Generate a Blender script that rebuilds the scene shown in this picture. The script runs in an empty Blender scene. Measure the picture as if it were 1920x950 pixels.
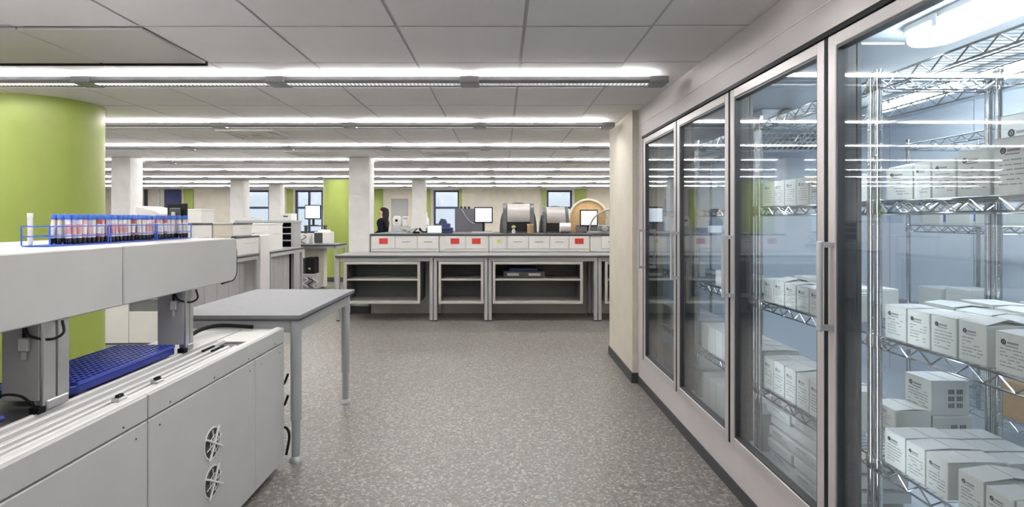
import bpy, bmesh, math, random
from mathutils import Matrix, Vector
random.seed(7)
PI = math.pi
sc = bpy.context.scene
COL = sc.collection

# ------------------------------------------------------------------ camera
F, CX, CY, EYE = 1036.0, 941.0, 411.0, 1.36      # focal length and vanishing point in px of a 1920x950 frame
cam_d = bpy.data.cameras.new('camera')
cam_d.sensor_width = 36.0
cam_d.lens = F / 1920 * 36.0
cam_d.shift_x = (960 - CX) / 1920
cam_d.shift_y = -(475 - CY) / 1920
cam_d.clip_start = 0.02
cam_d.clip_end = 200
cam = bpy.data.objects.new('camera', cam_d)
cam.location = (0, 0, EYE)
cam.rotation_euler = (PI / 2, 0, 0)
COL.objects.link(cam)
sc.camera = cam

# ------------------------------------------------------------------ world (daylight outside the windows) and exposure
w = bpy.data.worlds.new('daylight')
sc.world = w
w.use_nodes = True
bg = w.node_tree.nodes['Background']
bg.inputs[0].default_value = (0.80, 0.90, 1.0, 1)
bg.inputs[1].default_value = 0.36
sc.view_settings.view_transform = 'Standard'
sc.view_settings.look = 'None'
sc.view_settings.gamma = 1.0
sc.view_settings.use_curve_mapping = False
sc.view_settings.exposure = 1.45
sc.cycles.max_bounces = 10
sc.cycles.diffuse_bounces = 5
sc.cycles.glossy_bounces = 4
sc.cycles.transparent_max_bounces = 24
sc.cycles.sample_clamp_indirect = 6.0
sc.cycles.caustics_reflective = False
sc.cycles.caustics_refractive = False

LAMP_DOWN, LAMP_UP, COOL_LAMP, LED = 17.0, 18.0, 11.0, 3.0

# ------------------------------------------------------------------ helpers
def px_x(px, d): return (px - CX) / F * d
def px_z(py, d): return EYE + (CY - py) / F * d

MATS = {}
def mat(name, col, rough=0.5, metal=0.0, var=0.05, scale=6.0, bump=0.0, bscale=60.0, spec=0.5, emit=0.0, ecol=None):
    if name in MATS: return MATS[name]
    m = bpy.data.materials.new(name); m.use_nodes = True
    nt = m.node_tree; b = nt.nodes['Principled BSDF']
    b.inputs['Roughness'].default_value = rough
    b.inputs['Metallic'].default_value = metal
    b.inputs['Specular IOR Level'].default_value = spec
    tc = nt.nodes.new('ShaderNodeTexCoord')
    nz = nt.nodes.new('ShaderNodeTexNoise'); nz.inputs['Scale'].default_value = scale; nz.inputs['Detail'].default_value = 3
    nt.links.new(tc.outputs['Object'], nz.inputs['Vector'])
    rp = nt.nodes.new('ShaderNodeValToRGB')
    rp.color_ramp.elements[0].position = 0.3; rp.color_ramp.elements[1].position = 0.7
    rp.color_ramp.elements[0].color = tuple(max(0, c * (1 - var)) for c in col) + (1,)
    rp.color_ramp.elements[1].color = tuple(min(1, c * (1 + var)) for c in col) + (1,)
    nt.links.new(nz.outputs['Fac'], rp.inputs['Fac'])
    nt.links.new(rp.outputs['Color'], b.inputs['Base Color'])
    if bump:
        n2 = nt.nodes.new('ShaderNodeTexNoise'); n2.inputs['Scale'].default_value = bscale
        nt.links.new(tc.outputs['Object'], n2.inputs['Vector'])
        bp = nt.nodes.new('ShaderNodeBump'); bp.inputs['Strength'].default_value = bump; bp.inputs['Distance'].default_value = 0.002
        nt.links.new(n2.outputs['Fac'], bp.inputs['Height']); nt.links.new(bp.outputs['Normal'], b.inputs['Normal'])
    if emit:
        b.inputs['Emission Color'].default_value = tuple(ecol or col) + (1,)
        b.inputs['Emission Strength'].default_value = emit
    MATS[name] = m
    return m

def glass(name, tint=(0.94, 0.98, 0.97), ior=1.5, rough=0.0):
    m = bpy.data.materials.new(name); m.use_nodes = True
    nt = m.node_tree; nt.nodes.clear()
    out = nt.nodes.new('ShaderNodeOutputMaterial'); mx = nt.nodes.new('ShaderNodeMixShader')
    t = nt.nodes.new('ShaderNodeBsdfTransparent'); t.inputs[0].default_value = tint + (1,)
    g = nt.nodes.new('ShaderNodeBsdfGlossy'); g.inputs['Roughness'].default_value = rough
    # Schlick reflectance, the same on both faces of the pane
    ge = nt.nodes.new('ShaderNodeNewGeometry')
    def vm(op, *a):
        q = nt.nodes.new('ShaderNodeMath'); q.operation = op
        for i, v in enumerate(a):
            if isinstance(v, (int, float)): q.inputs[i].default_value = v
            else: nt.links.new(v, q.inputs[i])
        return q.outputs[0]
    dp = nt.nodes.new('ShaderNodeVectorMath'); dp.operation = 'DOT_PRODUCT'
    nt.links.new(ge.outputs['Normal'], dp.inputs[0]); nt.links.new(ge.outputs['Incoming'], dp.inputs[1])
    f0 = ((ior-1)/(ior+1))**2
    k5 = vm('POWER', vm('SUBTRACT', 1.0, vm('ABSOLUTE', dp.outputs['Value'])), 5.0)
    fr = vm('ADD', f0, vm('MULTIPLY', 1-f0, k5))
    nt.links.new(fr, mx.inputs[0]); nt.links.new(t.outputs[0], mx.inputs[1]); nt.links.new(g.outputs[0], mx.inputs[2])
    nt.links.new(mx.outputs[0], out.inputs[0])
    MATS[name] = m
    return m

class MB:
    def __init__(s): s.v = []; s.f = []
    def add(s, vs, fs):
        n = len(s.v); s.v += [tuple(p) for p in vs]; s.f += [tuple(i + n for i in f) for f in fs]; return s
    def box(s, x0, x1, y0, y1, z0, z1):
        x0, x1 = sorted((x0, x1)); y0, y1 = sorted((y0, y1)); z0, z1 = sorted((z0, z1))
        return s.add([(x0,y0,z0),(x1,y0,z0),(x1,y1,z0),(x0,y1,z0),(x0,y0,z1),(x1,y0,z1),(x1,y1,z1),(x0,y1,z1)],
                     [(0,3,2,1),(4,5,6,7),(0,1,5,4),(1,2,6,5),(2,3,7,6),(3,0,4,7)])
    def obox(s, c, size, M):
        hx, hy, hz = [k / 2 for k in size]; c = Vector(c)
        vs = [c + M @ Vector((a*hx, b*hy, d*hz)) for d in (-1,1) for a, b in ((-1,-1),(1,-1),(1,1),(-1,1))]
        return s.add(vs, [(0,3,2,1),(4,5,6,7),(0,1,5,4),(1,2,6,5),(2,3,7,6),(3,0,4,7)])
    def prism(s, poly, axis, a, b):
        """poly: 2D points (counter-clockwise); extruded along axis ('x': (y,z), 'y': (x,z), 'z': (x,y))"""
        n = len(poly)
        def P(p, t): return {'x': (t, p[0], p[1]), 'y': (p[0], t, p[1]), 'z': (p[0], p[1], t)}[axis]
        vs = [P(p, a) for p in poly] + [P(p, b) for p in poly]
        fs = [tuple(range(n)), tuple(range(2*n-1, n-1, -1))] + [(i, i+n, (i+1) % n + n, (i+1) % n) for i in range(n)]
        return s.add(vs, fs)
    def cyl(s, p0, p1, r0, r1=None, n=12, caps=True):
        r1 = r0 if r1 is None else r1
        p0, p1 = Vector(p0), Vector(p1); d = (p1 - p0).normalized()
        u = d.orthogonal().normalized(); v = d.cross(u)
        vs = []
        for p, r in ((p0, r0), (p1, r1)):
            vs += [p + (u * math.cos(2*PI*i/n) + v * math.sin(2*PI*i/n)) * r for i in range(n)]
        fs = [(i, (i+1) % n, (i+1) % n + n, i+n) for i in range(n)]
        if caps: fs += [tuple(range(n-1, -1, -1)), tuple(range(n, 2*n))]
        return s.add(vs, fs)
    def tube(s, pts, r, n=6, closed=False):
        pts = [Vector(p) for p in pts]; m = len(pts); rings = []; u = None
        for i, p in enumerate(pts):
            a = pts[i-1] if (i or closed) else p; b = pts[(i+1) % m] if (i < m-1 or closed) else p
            t = (b - a).normalized()
            if u is None: u = t.orthogonal().normalized()
            u = (u - t * u.dot(t)); u = u.normalized() if u.length > 1e-6 else t.orthogonal().normalized()
            v = t.cross(u)
            rings.append([p + (u * math.cos(2*PI*k/n) + v * math.sin(2*PI*k/n)) * r for k in range(n)])
        vs = [q for ring in rings for q in ring]; fs = []
        for i in range(m if closed else m-1):
            j = (i+1) % m
            fs += [(i*n+k, i*n+(k+1) % n, j*n+(k+1) % n, j*n+k) for k in range(n)]
        if not closed: fs += [tuple(range(n-1, -1, -1)), tuple(range((m-1)*n, m*n))]
        return s.add(vs, fs)
    def lathe(s, prof, c=(0,0,0), n=24, axis='z'):
        cx, cy, cz = c; vs = []
        for r, h in prof:
            for k in range(n):
                a = 2*PI*k/n; p, q = r*math.cos(a), r*math.sin(a)
                vs.append({'z': (cx+p, cy+q, cz+h), 'x': (cx+h, cy+p, cz+q), 'y': (cx+q, cy+h, cz+p)}[axis])
        m = len(prof); fs = [(i*n+k, i*n+(k+1) % n, (i+1)*n+(k+1) % n, (i+1)*n+k) for i in range(m-1) for k in range(n)]
        fs += [tuple(range(n-1, -1, -1)), tuple(range((m-1)*n, m*n))]
        return s.add(vs, fs)
    def build(s, name, m, parent=None, bevel=0.0, smooth=False, seg=1):
        off = Vector((0,0,0)); p = parent
        while p is not None: off += p.location; p = p.parent
        if parent is None and s.v:
            xs, ys, zs = zip(*s.v)
            off = Vector(((min(xs)+max(xs))/2, (min(ys)+max(ys))/2, min(zs)))
        me = bpy.data.meshes.new(name)
        me.from_pydata([(a-off.x, b-off.y, c-off.z) for a, b, c in s.v], [], s.f)
        bm = bmesh.new(); bm.from_mesh(me); bmesh.ops.recalc_face_normals(bm, faces=bm.faces)
        if bevel:
            es = [e for e in bm.edges if len(e.link_faces) == 2 and e.calc_face_angle(0) > 0.6]
            bmesh.ops.bevel(bm, geom=es, offset=bevel, segments=seg, affect='EDGES', profile=0.5, clamp_overlap=True)
        bm.to_mesh(me); bm.free()
        if smooth:
            me.shade_smooth()
            me.set_sharp_from_angle(angle=0.7)
        me.materials.append(MATS[m] if isinstance(m, str) else m)
        o = bpy.data.objects.new(name, me); COL.objects.link(o)
        if parent is None: o.location = off
        else: o.parent = parent
        return o

def tag(o, label, cat, group=None):
    o['label'] = label; o['category'] = cat
    if group: o['group'] = group
    return o
def thing(name, label, cat, loc, group=None):
    o = bpy.data.objects.new(name, None); COL.objects.link(o); o.empty_display_size = 0.1
    o.location = loc
    return tag(o, label, cat, group)
def struct(o): o['kind'] = 'structure'; return o
def copy_tree(o, parent=None):
    c = o.copy(); COL.objects.link(c); c.parent = parent
    for ch in list(o.children): copy_tree(ch, c)
    return c
def arc(cx, cy, r, a0, a1, n): return [(cx + r*math.cos(a0+(a1-a0)*i/n), cy + r*math.sin(a0+(a1-a0)*i/n)) for i in range(n+1)]
def cr(pts, n=6):
    P = [Vector(p) for p in pts]; P = [P[0]*2-P[1]] + P + [P[-1]*2-P[-2]]; out = []
    for i in range(1, len(P)-2):
        a, b, c, d = P[i-1:i+3]
        for k in range(n):
            u = k/n
            out.append(.5*((2*b) + (c-a)*u + (2*a-5*b+4*c-d)*u*u + (3*b-a-3*c+d)*u**3))
    return out + [P[-2]]
ORD = ['first', 'second', 'third', 'fourth', 'fifth', 'sixth', 'seventh', 'eighth', 'ninth', 'tenth', 'eleventh', 'twelfth']

# ------------------------------------------------------------------ materials
mat('white_paint', (0.80, 0.80, 0.79), 0.6, bump=0.05)
mat('cream_paint', (0.80, 0.76, 0.66), 0.6, bump=0.05)
mat('beige_paint', (0.60, 0.56, 0.475), 0.55, bump=0.05)
mat('green_paint', (0.30, 0.375, 0.075), 0.42, var=0.03, bump=0.03)
mat('dark_base', (0.045, 0.047, 0.05), 0.5)
mat('ceiling_tile', (0.87, 0.86, 0.87), 0.85, var=0.02, scale=3, bump=0.15, bscale=220)
mat('ceiling_grid', (0.34, 0.34, 0.35), 0.7)
mat('panel_metal', (0.62, 0.61, 0.60), 0.42, var=0.04, scale=2)
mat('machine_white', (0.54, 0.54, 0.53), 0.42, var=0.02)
mat('machine_light', (0.80, 0.79, 0.77), 0.4, var=0.02)
mat('machine_grey', (0.40, 0.40, 0.41), 0.4, var=0.03)
mat('alu', (0.62, 0.63, 0.64), 0.32, 0.85, var=0.05)
mat('alu_matte', (0.55, 0.56, 0.57), 0.45, 0.6, var=0.05)
mat('chrome', (0.52, 0.53, 0.54), 0.13, 1.0, var=0.05, scale=20)
mat('door_alu', (0.54, 0.52, 0.52), 0.38, 0.35, var=0.03)
mat('kick_panel', (0.55, 0.515, 0.515), 0.5, var=0.02)
mat('soffit_white', (0.62, 0.61, 0.62), 0.5, var=0.02)
mat('mullion', (0.075, 0.077, 0.088), 0.35, var=0.1)
mat('deck_grey', (0.13, 0.13, 0.14), 0.5, 0.3)
mat('black', (0.012, 0.012, 0.013), 0.6, spec=0.15)
mat('black_gloss', (0.015, 0.015, 0.02), 0.2)
mat('charcoal', (0.055, 0.057, 0.062), 0.45)
mat('dark_screen_panel', (0.10, 0.10, 0.12), 0.7, bump=0.2)
mat('bench_top', (0.30, 0.31, 0.32), 0.35, var=0.05, scale=40)
mat('bench_edge', (0.05, 0.05, 0.055), 0.5)
mat('bench_frame', (0.44, 0.45, 0.46), 0.4, 0.25, var=0.03)
mat('shelf_frame', (0.47, 0.46, 0.44), 0.5, var=0.04)
mat('cabinet_dark', (0.15, 0.152, 0.155), 0.55)
mat('table_grey', (0.185, 0.192, 0.21), 0.5, var=0.05, scale=30)
mat('drawer_white', (0.80, 0.79, 0.77), 0.45, var=0.02)
mat('red_sign', (0.55, 0.03, 0.02), 0.5)
mat('orange_mark', (0.75, 0.12, 0.02), 0.5)
mat('label_grey', (0.42, 0.43, 0.43), 0.6)
mat('ink', (0.03, 0.033, 0.045), 0.6)
mat('ink_grey', (0.28, 0.29, 0.31), 0.6)
mat('blue_plastic', (0.02, 0.035, 0.24), 0.35, var=0.1)
mat('blue_wire', (0.03, 0.10, 0.52), 0.35)
mat('blue_cap', (0.03, 0.12, 0.50), 0.4)
mat('blue_label', (0.10, 0.15, 0.55), 0.5)
mat('tube_pink', (0.72, 0.42, 0.40), 0.3, var=0.2, scale=30)
mat('tube_cream', (0.80, 0.72, 0.58), 0.3, var=0.15, scale=30)
mat('tube_white', (0.80, 0.79, 0.80), 0.3, var=0.1, scale=30)
mat('tube_blue', (0.45, 0.48, 0.66), 0.3, var=0.2, scale=30)
mat('tube_red', (0.40, 0.10, 0.09), 0.3, var=0.2, scale=30)
mat('carton_white', (0.74, 0.76, 0.74), 0.6, var=0.025, bump=0.05)
mat('carton_flap', (0.80, 0.81, 0.82), 0.6, var=0.02)
mat('carton_brown', (0.42, 0.27, 0.15), 0.75, var=0.1, bump=0.1)
mat('cooler_wall', (0.66, 0.72, 0.80), 0.4, var=0.02)
mat('cooler_floor', (0.55, 0.60, 0.66), 0.4, var=0.05)
mat('navy_frame', (0.02, 0.03, 0.10), 0.4)
mat('navy_panel', (0.025, 0.035, 0.12), 0.6, var=0.2)
mat('blind', (0.80, 0.84, 0.90), 0.8)
mat('tan', (0.62, 0.42, 0.20), 0.4, var=0.15, scale=9)
mat('pale_rim', (0.70, 0.64, 0.52), 0.4)
mat('hood_grey', (0.36, 0.34, 0.33), 0.4, var=0.05)
mat('hood_dark', (0.09, 0.10, 0.105), 0.35, var=0.1)
mat('paper', (0.82, 0.82, 0.80), 0.8)
mat('skin', (0.62, 0.38, 0.27), 0.5)
mat('hair_dark', (0.008, 0.007, 0.011), 0.5, var=0.3, scale=40, spec=0.2)
mat('cloth_black', (0.007, 0.008, 0.015), 0.9, bump=0.2, spec=0.1)
mat('trouser', (0.02, 0.02, 0.03), 0.85)
mat('wood', (0.35, 0.22, 0.11), 0.5, var=0.2, scale=20)
mat('yellow_green', (0.55, 0.60, 0.15), 0.5)
mat('screen_lit', (0.75, 0.85, 0.95), 0.3, emit=0.33, ecol=(0.80, 0.90, 1.0))
mat('lamp_down', (1, 1, 1), 0.5, emit=LAMP_DOWN, ecol=(1.0, 0.975, 0.94))
mat('lamp_up', (1, 1, 1), 0.5, emit=LAMP_UP, ecol=(1.0, 0.975, 0.95))
mat('cool_lamp', (1, 1, 1), 0.5, emit=COOL_LAMP, ecol=(0.86, 0.95, 1.0))
mat('led', (1, 1, 1), 0.5, emit=LED, ecol=(0.86, 0.94, 1.0))
mat('fixture_grey', (0.30, 0.30, 0.31), 0.4, 0.3)
glass('door_glass', (0.975, 0.987, 0.99), 1.52)
glass('window_glass', (0.95, 0.97, 0.98), 1.45)
glass('clear_plastic', (0.86, 0.88, 0.88), 1.4, 0.05)

def floor_material():
    m = bpy.data.materials.new('terrazzo_floor'); m.use_nodes = True
    nt = m.node_tree; b = nt.nodes['Principled BSDF']
    g = nt.nodes.new('ShaderNodeNewGeometry')
    vo = nt.nodes.new('ShaderNodeTexVoronoi'); vo.inputs['Scale'].default_value = 95
    nt.links.new(g.outputs['Position'], vo.inputs['Vector'])
    hs = nt.nodes.new('ShaderNodeSeparateColor'); nt.links.new(vo.outputs['Color'], hs.inputs[0])
    r = nt.nodes.new('ShaderNodeValToRGB'); r.color_ramp.interpolation = 'CONSTANT'
    for i, (p, c) in enumerate([(0.0, (0.086, 0.078, 0.073)), (0.18, (0.156, 0.146, 0.136)), (0.55, (0.211, 0.199, 0.187)), (0.84, (0.475, 0.456, 0.432))]):
        e = r.color_ramp.elements[i] if i < 2 else r.color_ramp.elements.new(p)
        e.position = p; e.color = c + (1,)
    nt.links.new(hs.outputs[0], r.inputs[0])
    nz = nt.nodes.new('ShaderNodeTexNoise'); nz.inputs['Scale'].default_value = 30; nz.inputs['Detail'].default_value = 6
    nt.links.new(g.outputs['Position'], nz.inputs['Vector'])
    mx = nt.nodes.new('ShaderNodeMix'); mx.data_type = 'RGBA'; mx.inputs['Factor'].default_value = 0.45
    r2 = nt.nodes.new('ShaderNodeValToRGB')
    r2.color_ramp.elements[0].position = 0.35; r2.color_ramp.elements[0].color = (0.145, 0.134, 0.125, 1)
    r2.color_ramp.elements[1].position = 0.65; r2.color_ramp.elements[1].color = (0.255, 0.24, 0.224, 1)
    nt.links.new(nz.outputs['Fac'], r2.inputs[0])
    nt.links.new(r.outputs[0], mx.inputs['A']); nt.links.new(r2.outputs[0], mx.inputs['B'])
    nt.links.new(mx.outputs['Result'], b.inputs['Base Color'])
    b.inputs['Roughness'].default_value = 0.36
    b.inputs['Specular IOR Level'].default_value = 0.45
    MATS['floor'] = m
floor_material()

def ceiling_material(gx, gy):
    m = bpy.data.materials.new('ceiling_far'); m.use_nodes = True
    nt = m.node_tree; b = nt.nodes['Principled BSDF']; b.inputs['Roughness'].default_value = 0.8
    g = nt.nodes.new('ShaderNodeNewGeometry')
    mp = nt.nodes.new('ShaderNodeMapping'); mp.inputs['Location'].default_value = (-gx, -gy, 0)
    nt.links.new(g.outputs['Position'], mp.inputs['Vector'])
    br = nt.nodes.new('ShaderNodeTexBrick'); br.offset = 0; br.squash = 1
    br.inputs['Scale'].default_value = 1; br.inputs['Brick Width'].default_value = 0.6; br.inputs['Row Height'].default_value = 0.6
    br.inputs['Mortar Size'].default_value = 0.010
    br.inputs['Color1'].default_value = br.inputs['Color2'].default_value = (0.87, 0.86, 0.87, 1)
    br.inputs['Mortar'].default_value = (0.60, 0.60, 0.61, 1)
    nt.links.new(mp.outputs[0], br.inputs['Vector']); nt.links.new(br.outputs['Color'], b.inputs['Base Color'])
    MATS['ceiling_far'] = m
GX, GY = 0.106, 2.595
ceiling_material(GX, GY)

# ------------------------------------------------------------------ the room shell
XL, XR, YB, YF, ZC = -12.0, 4.6, -3.2, 16.5, 2.265
struct(MB().box(XL-.2, XR+.2, YB-.2, YF+.2, -0.12, 0).build('floor', 'floor'))
ceil = struct(MB().box(XL-.2, XR+.2, YB-.2, YF+.2, ZC+0.006, ZC+0.15).build('ceiling', 'ceiling_far'))
# the tiles that can be told apart, as pieces of the ceiling
t0 = MB().box(-.292, .292, -.292, .292, 0, 0.004).build('ceiling_tile', 'ceiling_tile')
tile_me = t0.data; bpy.data.objects.remove(t0)
panel_cells = {(-4, 0), (-5, 0), (-6, 0), (-7, 0)}
cells = [(i, j) for j in range(-3, 16) for i in range(-16, 6)]
def cell_ok(i, j):
    x, y = GX + .6*i + .3, GY + .6*j + .3
    if (i, j) in panel_cells or y < 1.2: return False
    if x + .3 > 1.16 and y < 5.4: return False
    p = CX + x / y * F
    return -60 < p < 1250
cells = sorted([c for c in cells if cell_ok(*c)], key=lambda c: c[1])[:296]
for i, j in cells:
    o = bpy.data.objects.new('ceiling_tile', tile_me); COL.objects.link(o)
    o.parent = ceil
    o.location = Vector((GX + .6*i + .3, GY + .6*j + .3, ZC)) - ceil.location

struct(MB().box(XL-.2, XL, YB, YF, 0, ZC+.05).build('wall_left', 'white_paint'))
struct(MB().box(XR, XR+.2, YB, YF, 0, ZC+.05).build('wall_right', 'cream_paint'))
struct(MB().box(XL, XR, YB-.2, YB, 0, ZC+.05).build('wall_front', 'white_paint'))
# far wall with window openings
WINS = [(-8.05, -6.94), (-6.18, -5.35), (-2.04, -1.27), (1.34, 2.10)]
Z0W, Z1W = 0.95, 2.23
mb = MB(); x = XL
for a, b in WINS:
    mb.box(x, a, YF, YF+.2, 0, ZC+.05); mb.box(a, b, YF, YF+.2, 0, Z0W); mb.box(a, b, YF, YF+.2, Z1W, ZC+.05); x = b
mb.box(x, XR, YF, YF+.2, 0, ZC+.05)
struct(mb.build('wall_back', 'cream_paint'))
for n, (a, b) in enumerate(WINS):
    mb = MB(); t = .055
    mb.box(a, a+t, YF+.04, YF+.12, Z0W, Z1W).box(b-t, b, YF+.04, YF+.12, Z0W, Z1W)
    mb.box(a+t, b-t, YF+.04, YF+.12, Z0W, Z0W+t).box(a+t, b-t, YF+.04, YF+.12, Z1W-t, Z1W)
    mb.box(a+t, b-t, YF+.04, YF+.12, 1.675, 1.74)
    if n == 1: mb.box(-5.80, -5.75, YF+.04, YF+.12, Z0W+t, 1.675).box(-5.80, -5.75, YF+.04, YF+.12, 1.74, Z1W-t)
    wo = struct(mb.build('window_%d' % (n+1), 'navy_frame'))
    if n == 1:
        pcs = [(a+t, -5.80), (-5.75, b-t)]
    else: pcs = [(a+t, b-t)]
    for p, q in pcs:
        for z0, z1 in ((Z0W+t, 1.675), (1.74, Z1W-t)):
            MB().box(p, q, YF+.075, YF+.083, z0, z1).build('pane', 'window_glass', wo)
# painted pilaster strips, skirting
for n, (a, b) in enumerate([(702, 718), (797, 807), (861, 866), (1017, 1024), (1078, 1099), (539, 549), (346, 363)]):
    struct(MB().box(px_x(a, YF), px_x(b, YF), YF-.05, YF-.001, 0.1, ZC).build('trim_%d' % (n+1), 'green_paint'))
struct(MB().box(px_x(272, YF), px_x(277, YF), YF-.05, YF-.001, 0.1, ZC-.02).build('trim_8', 'charcoal'))
struct(MB().box(px_x(309, YF), px_x(340, YF), YF-.04, YF-.001, 0.1, ZC-.02).build('door_1', 'navy_panel', bevel=.01))
struct(MB().box(px_x(297, YF), px_x(301, YF), YF-.06, YF-.001, 0.1, ZC-.02).build('trim_9', 'white_paint'))
struct(MB().box(px_x(734, YF), px_x(764, YF), YF-.03, YF-.001, 0.1, 1.98).build('door_2', 'label_grey', bevel=.01))
struct(MB().box(XL, XR, YF-.02, YF-.0005, 0, 0.1).build('baseboard_back', 'dark_base'))
struct(MB().box(XL+.0005, XL+.02, YB, YF-.02, 0, 0.1).build('baseboard_left', 'dark_base'))

# beige return wall at the end of the glass-fronted cold room
mb = MB().box(1.087, 1.34, 4.60, 5.58, 0, ZC+.004).box(1.34, XR, 5.05, 5.58, 0, ZC+.004)
struct(mb.build('wall_beige_return', 'beige_paint'))
mb = MB().box(1.077, 1.0868, 4.59, 5.59, 0, 0.085).box(1.0868, 1.135, 4.588, 4.5995, 0, 0.085)
struct(mb.build('baseboard_return', 'dark_base'))

# columns
def round_column(x, y, r, label):
    t = thing('round_column', label, 'column', (x, y, 0))
    MB().lathe([(r, 0.1), (r, ZC-.0015)], (x, y, 0), 64).build('shaft', 'green_paint', t, smooth=True)
    MB().lathe([(r+.008, 0), (r+.008, .1)], (x, y, 0), 64).build('skirting', 'dark_base', t, smooth=True)
round_column(-3.575, 4.33, 0.38, 'thick round lime green column behind the long white sample machine')
round_column(-3.60, 12.40, 0.39, 'far round lime green column behind the printer bench')
def square_column(x0, x1, y0, y1, label):
    t = thing('square_column', label, 'column', ((x0+x1)/2, (y0+y1)/2, 0))
    MB().box(x0, x1, y0, y1, 0.1, ZC-.0015).build('shaft', 'white_paint', t, bevel=.012)
    MB().box(x0-.006, x1+.006, y0-.006, y1+.006, 0, 0.1).build('skirting', 'dark_base', t)
square_column(-2.215, -1.915, 7.985, 8.28, 'white square column standing behind the long open-shelf bench')
square_column(-5.65, -5.376, 7.98, 8.28, 'white square column right beside the thick green column')
square_column(-2.07, -1.77, 12.70, 13.0, 'white square column between person in black and wall window')
square_column(-6.25, -5.93, 12.70, 13.0, 'broad white square column behind the grey bench analyzers')
square_column(-6.08, -5.78, 14.40, 14.70, 'distant white square column left of the twin-pane window')

# ------------------------------------------------------------------ ceiling lights
def make_light_rows():
    seg = 1.2
    zb, zt = 2.205, 2.240
    hs = MB()
    hs.prism([(-.07, zt), (-.07, zb+.012), (-.058, zb), (-.031, zb), (-.031, zt-.006), (.031, zt-.006), (.031, zb), (.058, zb), (.07, zb+.012), (.07, zt)], 'x', 0.0, seg)
    h_me = hs.build('housing', 'fixture_grey').data
    l_me = MB().add([(.06, -.029, zb+.018), (seg-.06, -.029, zb+.018), (seg-.06, .029, zb+.018), (.06, .029, zb+.018)], [(3,2,1,0)]).build('lamp_panel', 'lamp_down').data
    u_me = MB().add([(.06, -.05, zt+.002), (seg-.06, -.05, zt+.002), (seg-.06, .05, zt+.002), (.06, .05, zt+.002)], [(0,1,2,3)]).build('uplight_panel', 'lamp_up').data
    k_me = MB().box(.05, seg-.05, -.0305, -.0295, zb+.0005, zb+.0275).box(.05, seg-.05, .0295, .0305, zb+.0005, zb+.0275).build('added_dark_liner', 'black').data  # black liner added to darken the brightly lit inner housing walls
    lv = MB()
    for k in range(44): lv.box(.06+k*.025, .062+k*.025, -.030, .030, zb+.0005, zb+.008)
    lv_me = lv.build('louvre', 'alu').data
    j_me = MB().box(-.06, .06, -.072, .072, zb-.003, zt+.004).build('joint_cover', 'fixture_grey', bevel=.004).data
    s_me = MB().box(-.01, .01, -.01, .01, zt+.004, ZC+.004).build('hanger', 'alu').data
    for o in [o for o in COL.objects if o.data in (h_me, l_me, u_me, lv_me, k_me, j_me, s_me)]:
        o.data.transform(Matrix.Translation(o.location))
        bpy.data.objects.remove(o)
    for k in range(-2, 8):
        y = 3.47 + 1.63*k
        right = 1.0 if y < 5.6 else 4.6
        t = thing('linear_light', {-2: 'long white linear ceiling light nearest the room rear wall',
                                   -1: 'long white linear ceiling light above the near machine end'}.get(k,
                  'long white linear ceiling light, %s row counting from the glass doors to the windows' % ORD[max(0, k)]),
                  'light', (0, y, 0), 'rows of linear ceiling lights')
        n = int((right + 11.6) / seg)
        for q in range(n):
            x0 = right - seg*(q+1)
            parts = [('housing', h_me, x0), ('lamp_panel', l_me, x0), ('uplight_panel', u_me, x0), ('added_dark_liner', k_me, x0), ('joint_cover', j_me, x0), ('hanger', s_me, x0)]
            if k == 0 and x0 > -5: parts.append(('louvre', lv_me, x0))
            if q == 0: parts.append(('end_cap', j_me, right-.03)); 
            for nm, me, xx in parts:
                o = bpy.data.objects.new(nm, me); COL.objects.link(o); o.parent = t; o.location = (xx, 0, 0)
make_light_rows()

# dropped metal ceiling panels and air diffusers
for n, i in enumerate((-4, -5, -6, -7)):
    x0 = GX + .6*i
    t = thing('ceiling_access_panel', '%s metal ceiling panel from the green column side' % ORD[3-n].capitalize(), 'ceiling panel', (x0+.3, GY+.3, ZC-.02))
    MB().box(x0+.004, x0+.596, GY+.01, GY+.575, ZC-.012, ZC+.002).build('sheet', 'panel_metal', t, bevel=.004)
    MB().box(x0+.004, x0+.596, GY+.578, GY+.598, ZC-.02, ZC+.002).build('gasket', 'black', t)
for n, (x, y, lab) in enumerate([(-2.60, 5.85, 'square white air diffuser between the second and third light rows'),
                       (-2.61, 7.55, 'square white air diffuser just before the fourth light row, column side'),
                       (-4.9, 9.3, 'square white air diffuser over the left-hand bench'),
                       (-0.75, 7.5, 'square white air diffuser above the open-shelf bench'),
                       (-0.75, 10.7, 'square white air diffuser over the grey hooded instruments')]):
    t = thing('air_diffuser', lab, 'air vent', (x, y, ZC-.02))
    mb = MB()
    for s in (.29, .20, .11):
        mb.box(x-s, x+s, y-s, y-s+.03, ZC-.018, ZC-.004).box(x-s, x+s, y+s-.03, y+s, ZC-.018, ZC-.004)
        mb.box(x-s, x-s+.03, y-s+.03, y+s-.03, ZC-.018, ZC-.004).box(x+s-.03, x+s, y-s+.03, y+s-.03, ZC-.018, ZC-.004)
    mb.build('vane', 'machine_light', t)
    MB().box(x-.29, x+.29, y-.29, y+.29, ZC-.003, ZC+.001).build('back_plate', 'machine_light', t)

# ------------------------------------------------------------------ the cold room (built square, then turned 0.6 degrees with its wall)
TH = 0.010
RZ = Matrix.Rotation(TH, 4, 'Z')
n_before = len(COL.objects)
cool_start = set(o.name for o in COL.objects)
XF = 1.18
YD = [4.38, 3.568, 2.756, 1.944, 1.132]
ZD0, ZD1 = 0.245, 2.0
YN = -0.9
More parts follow.
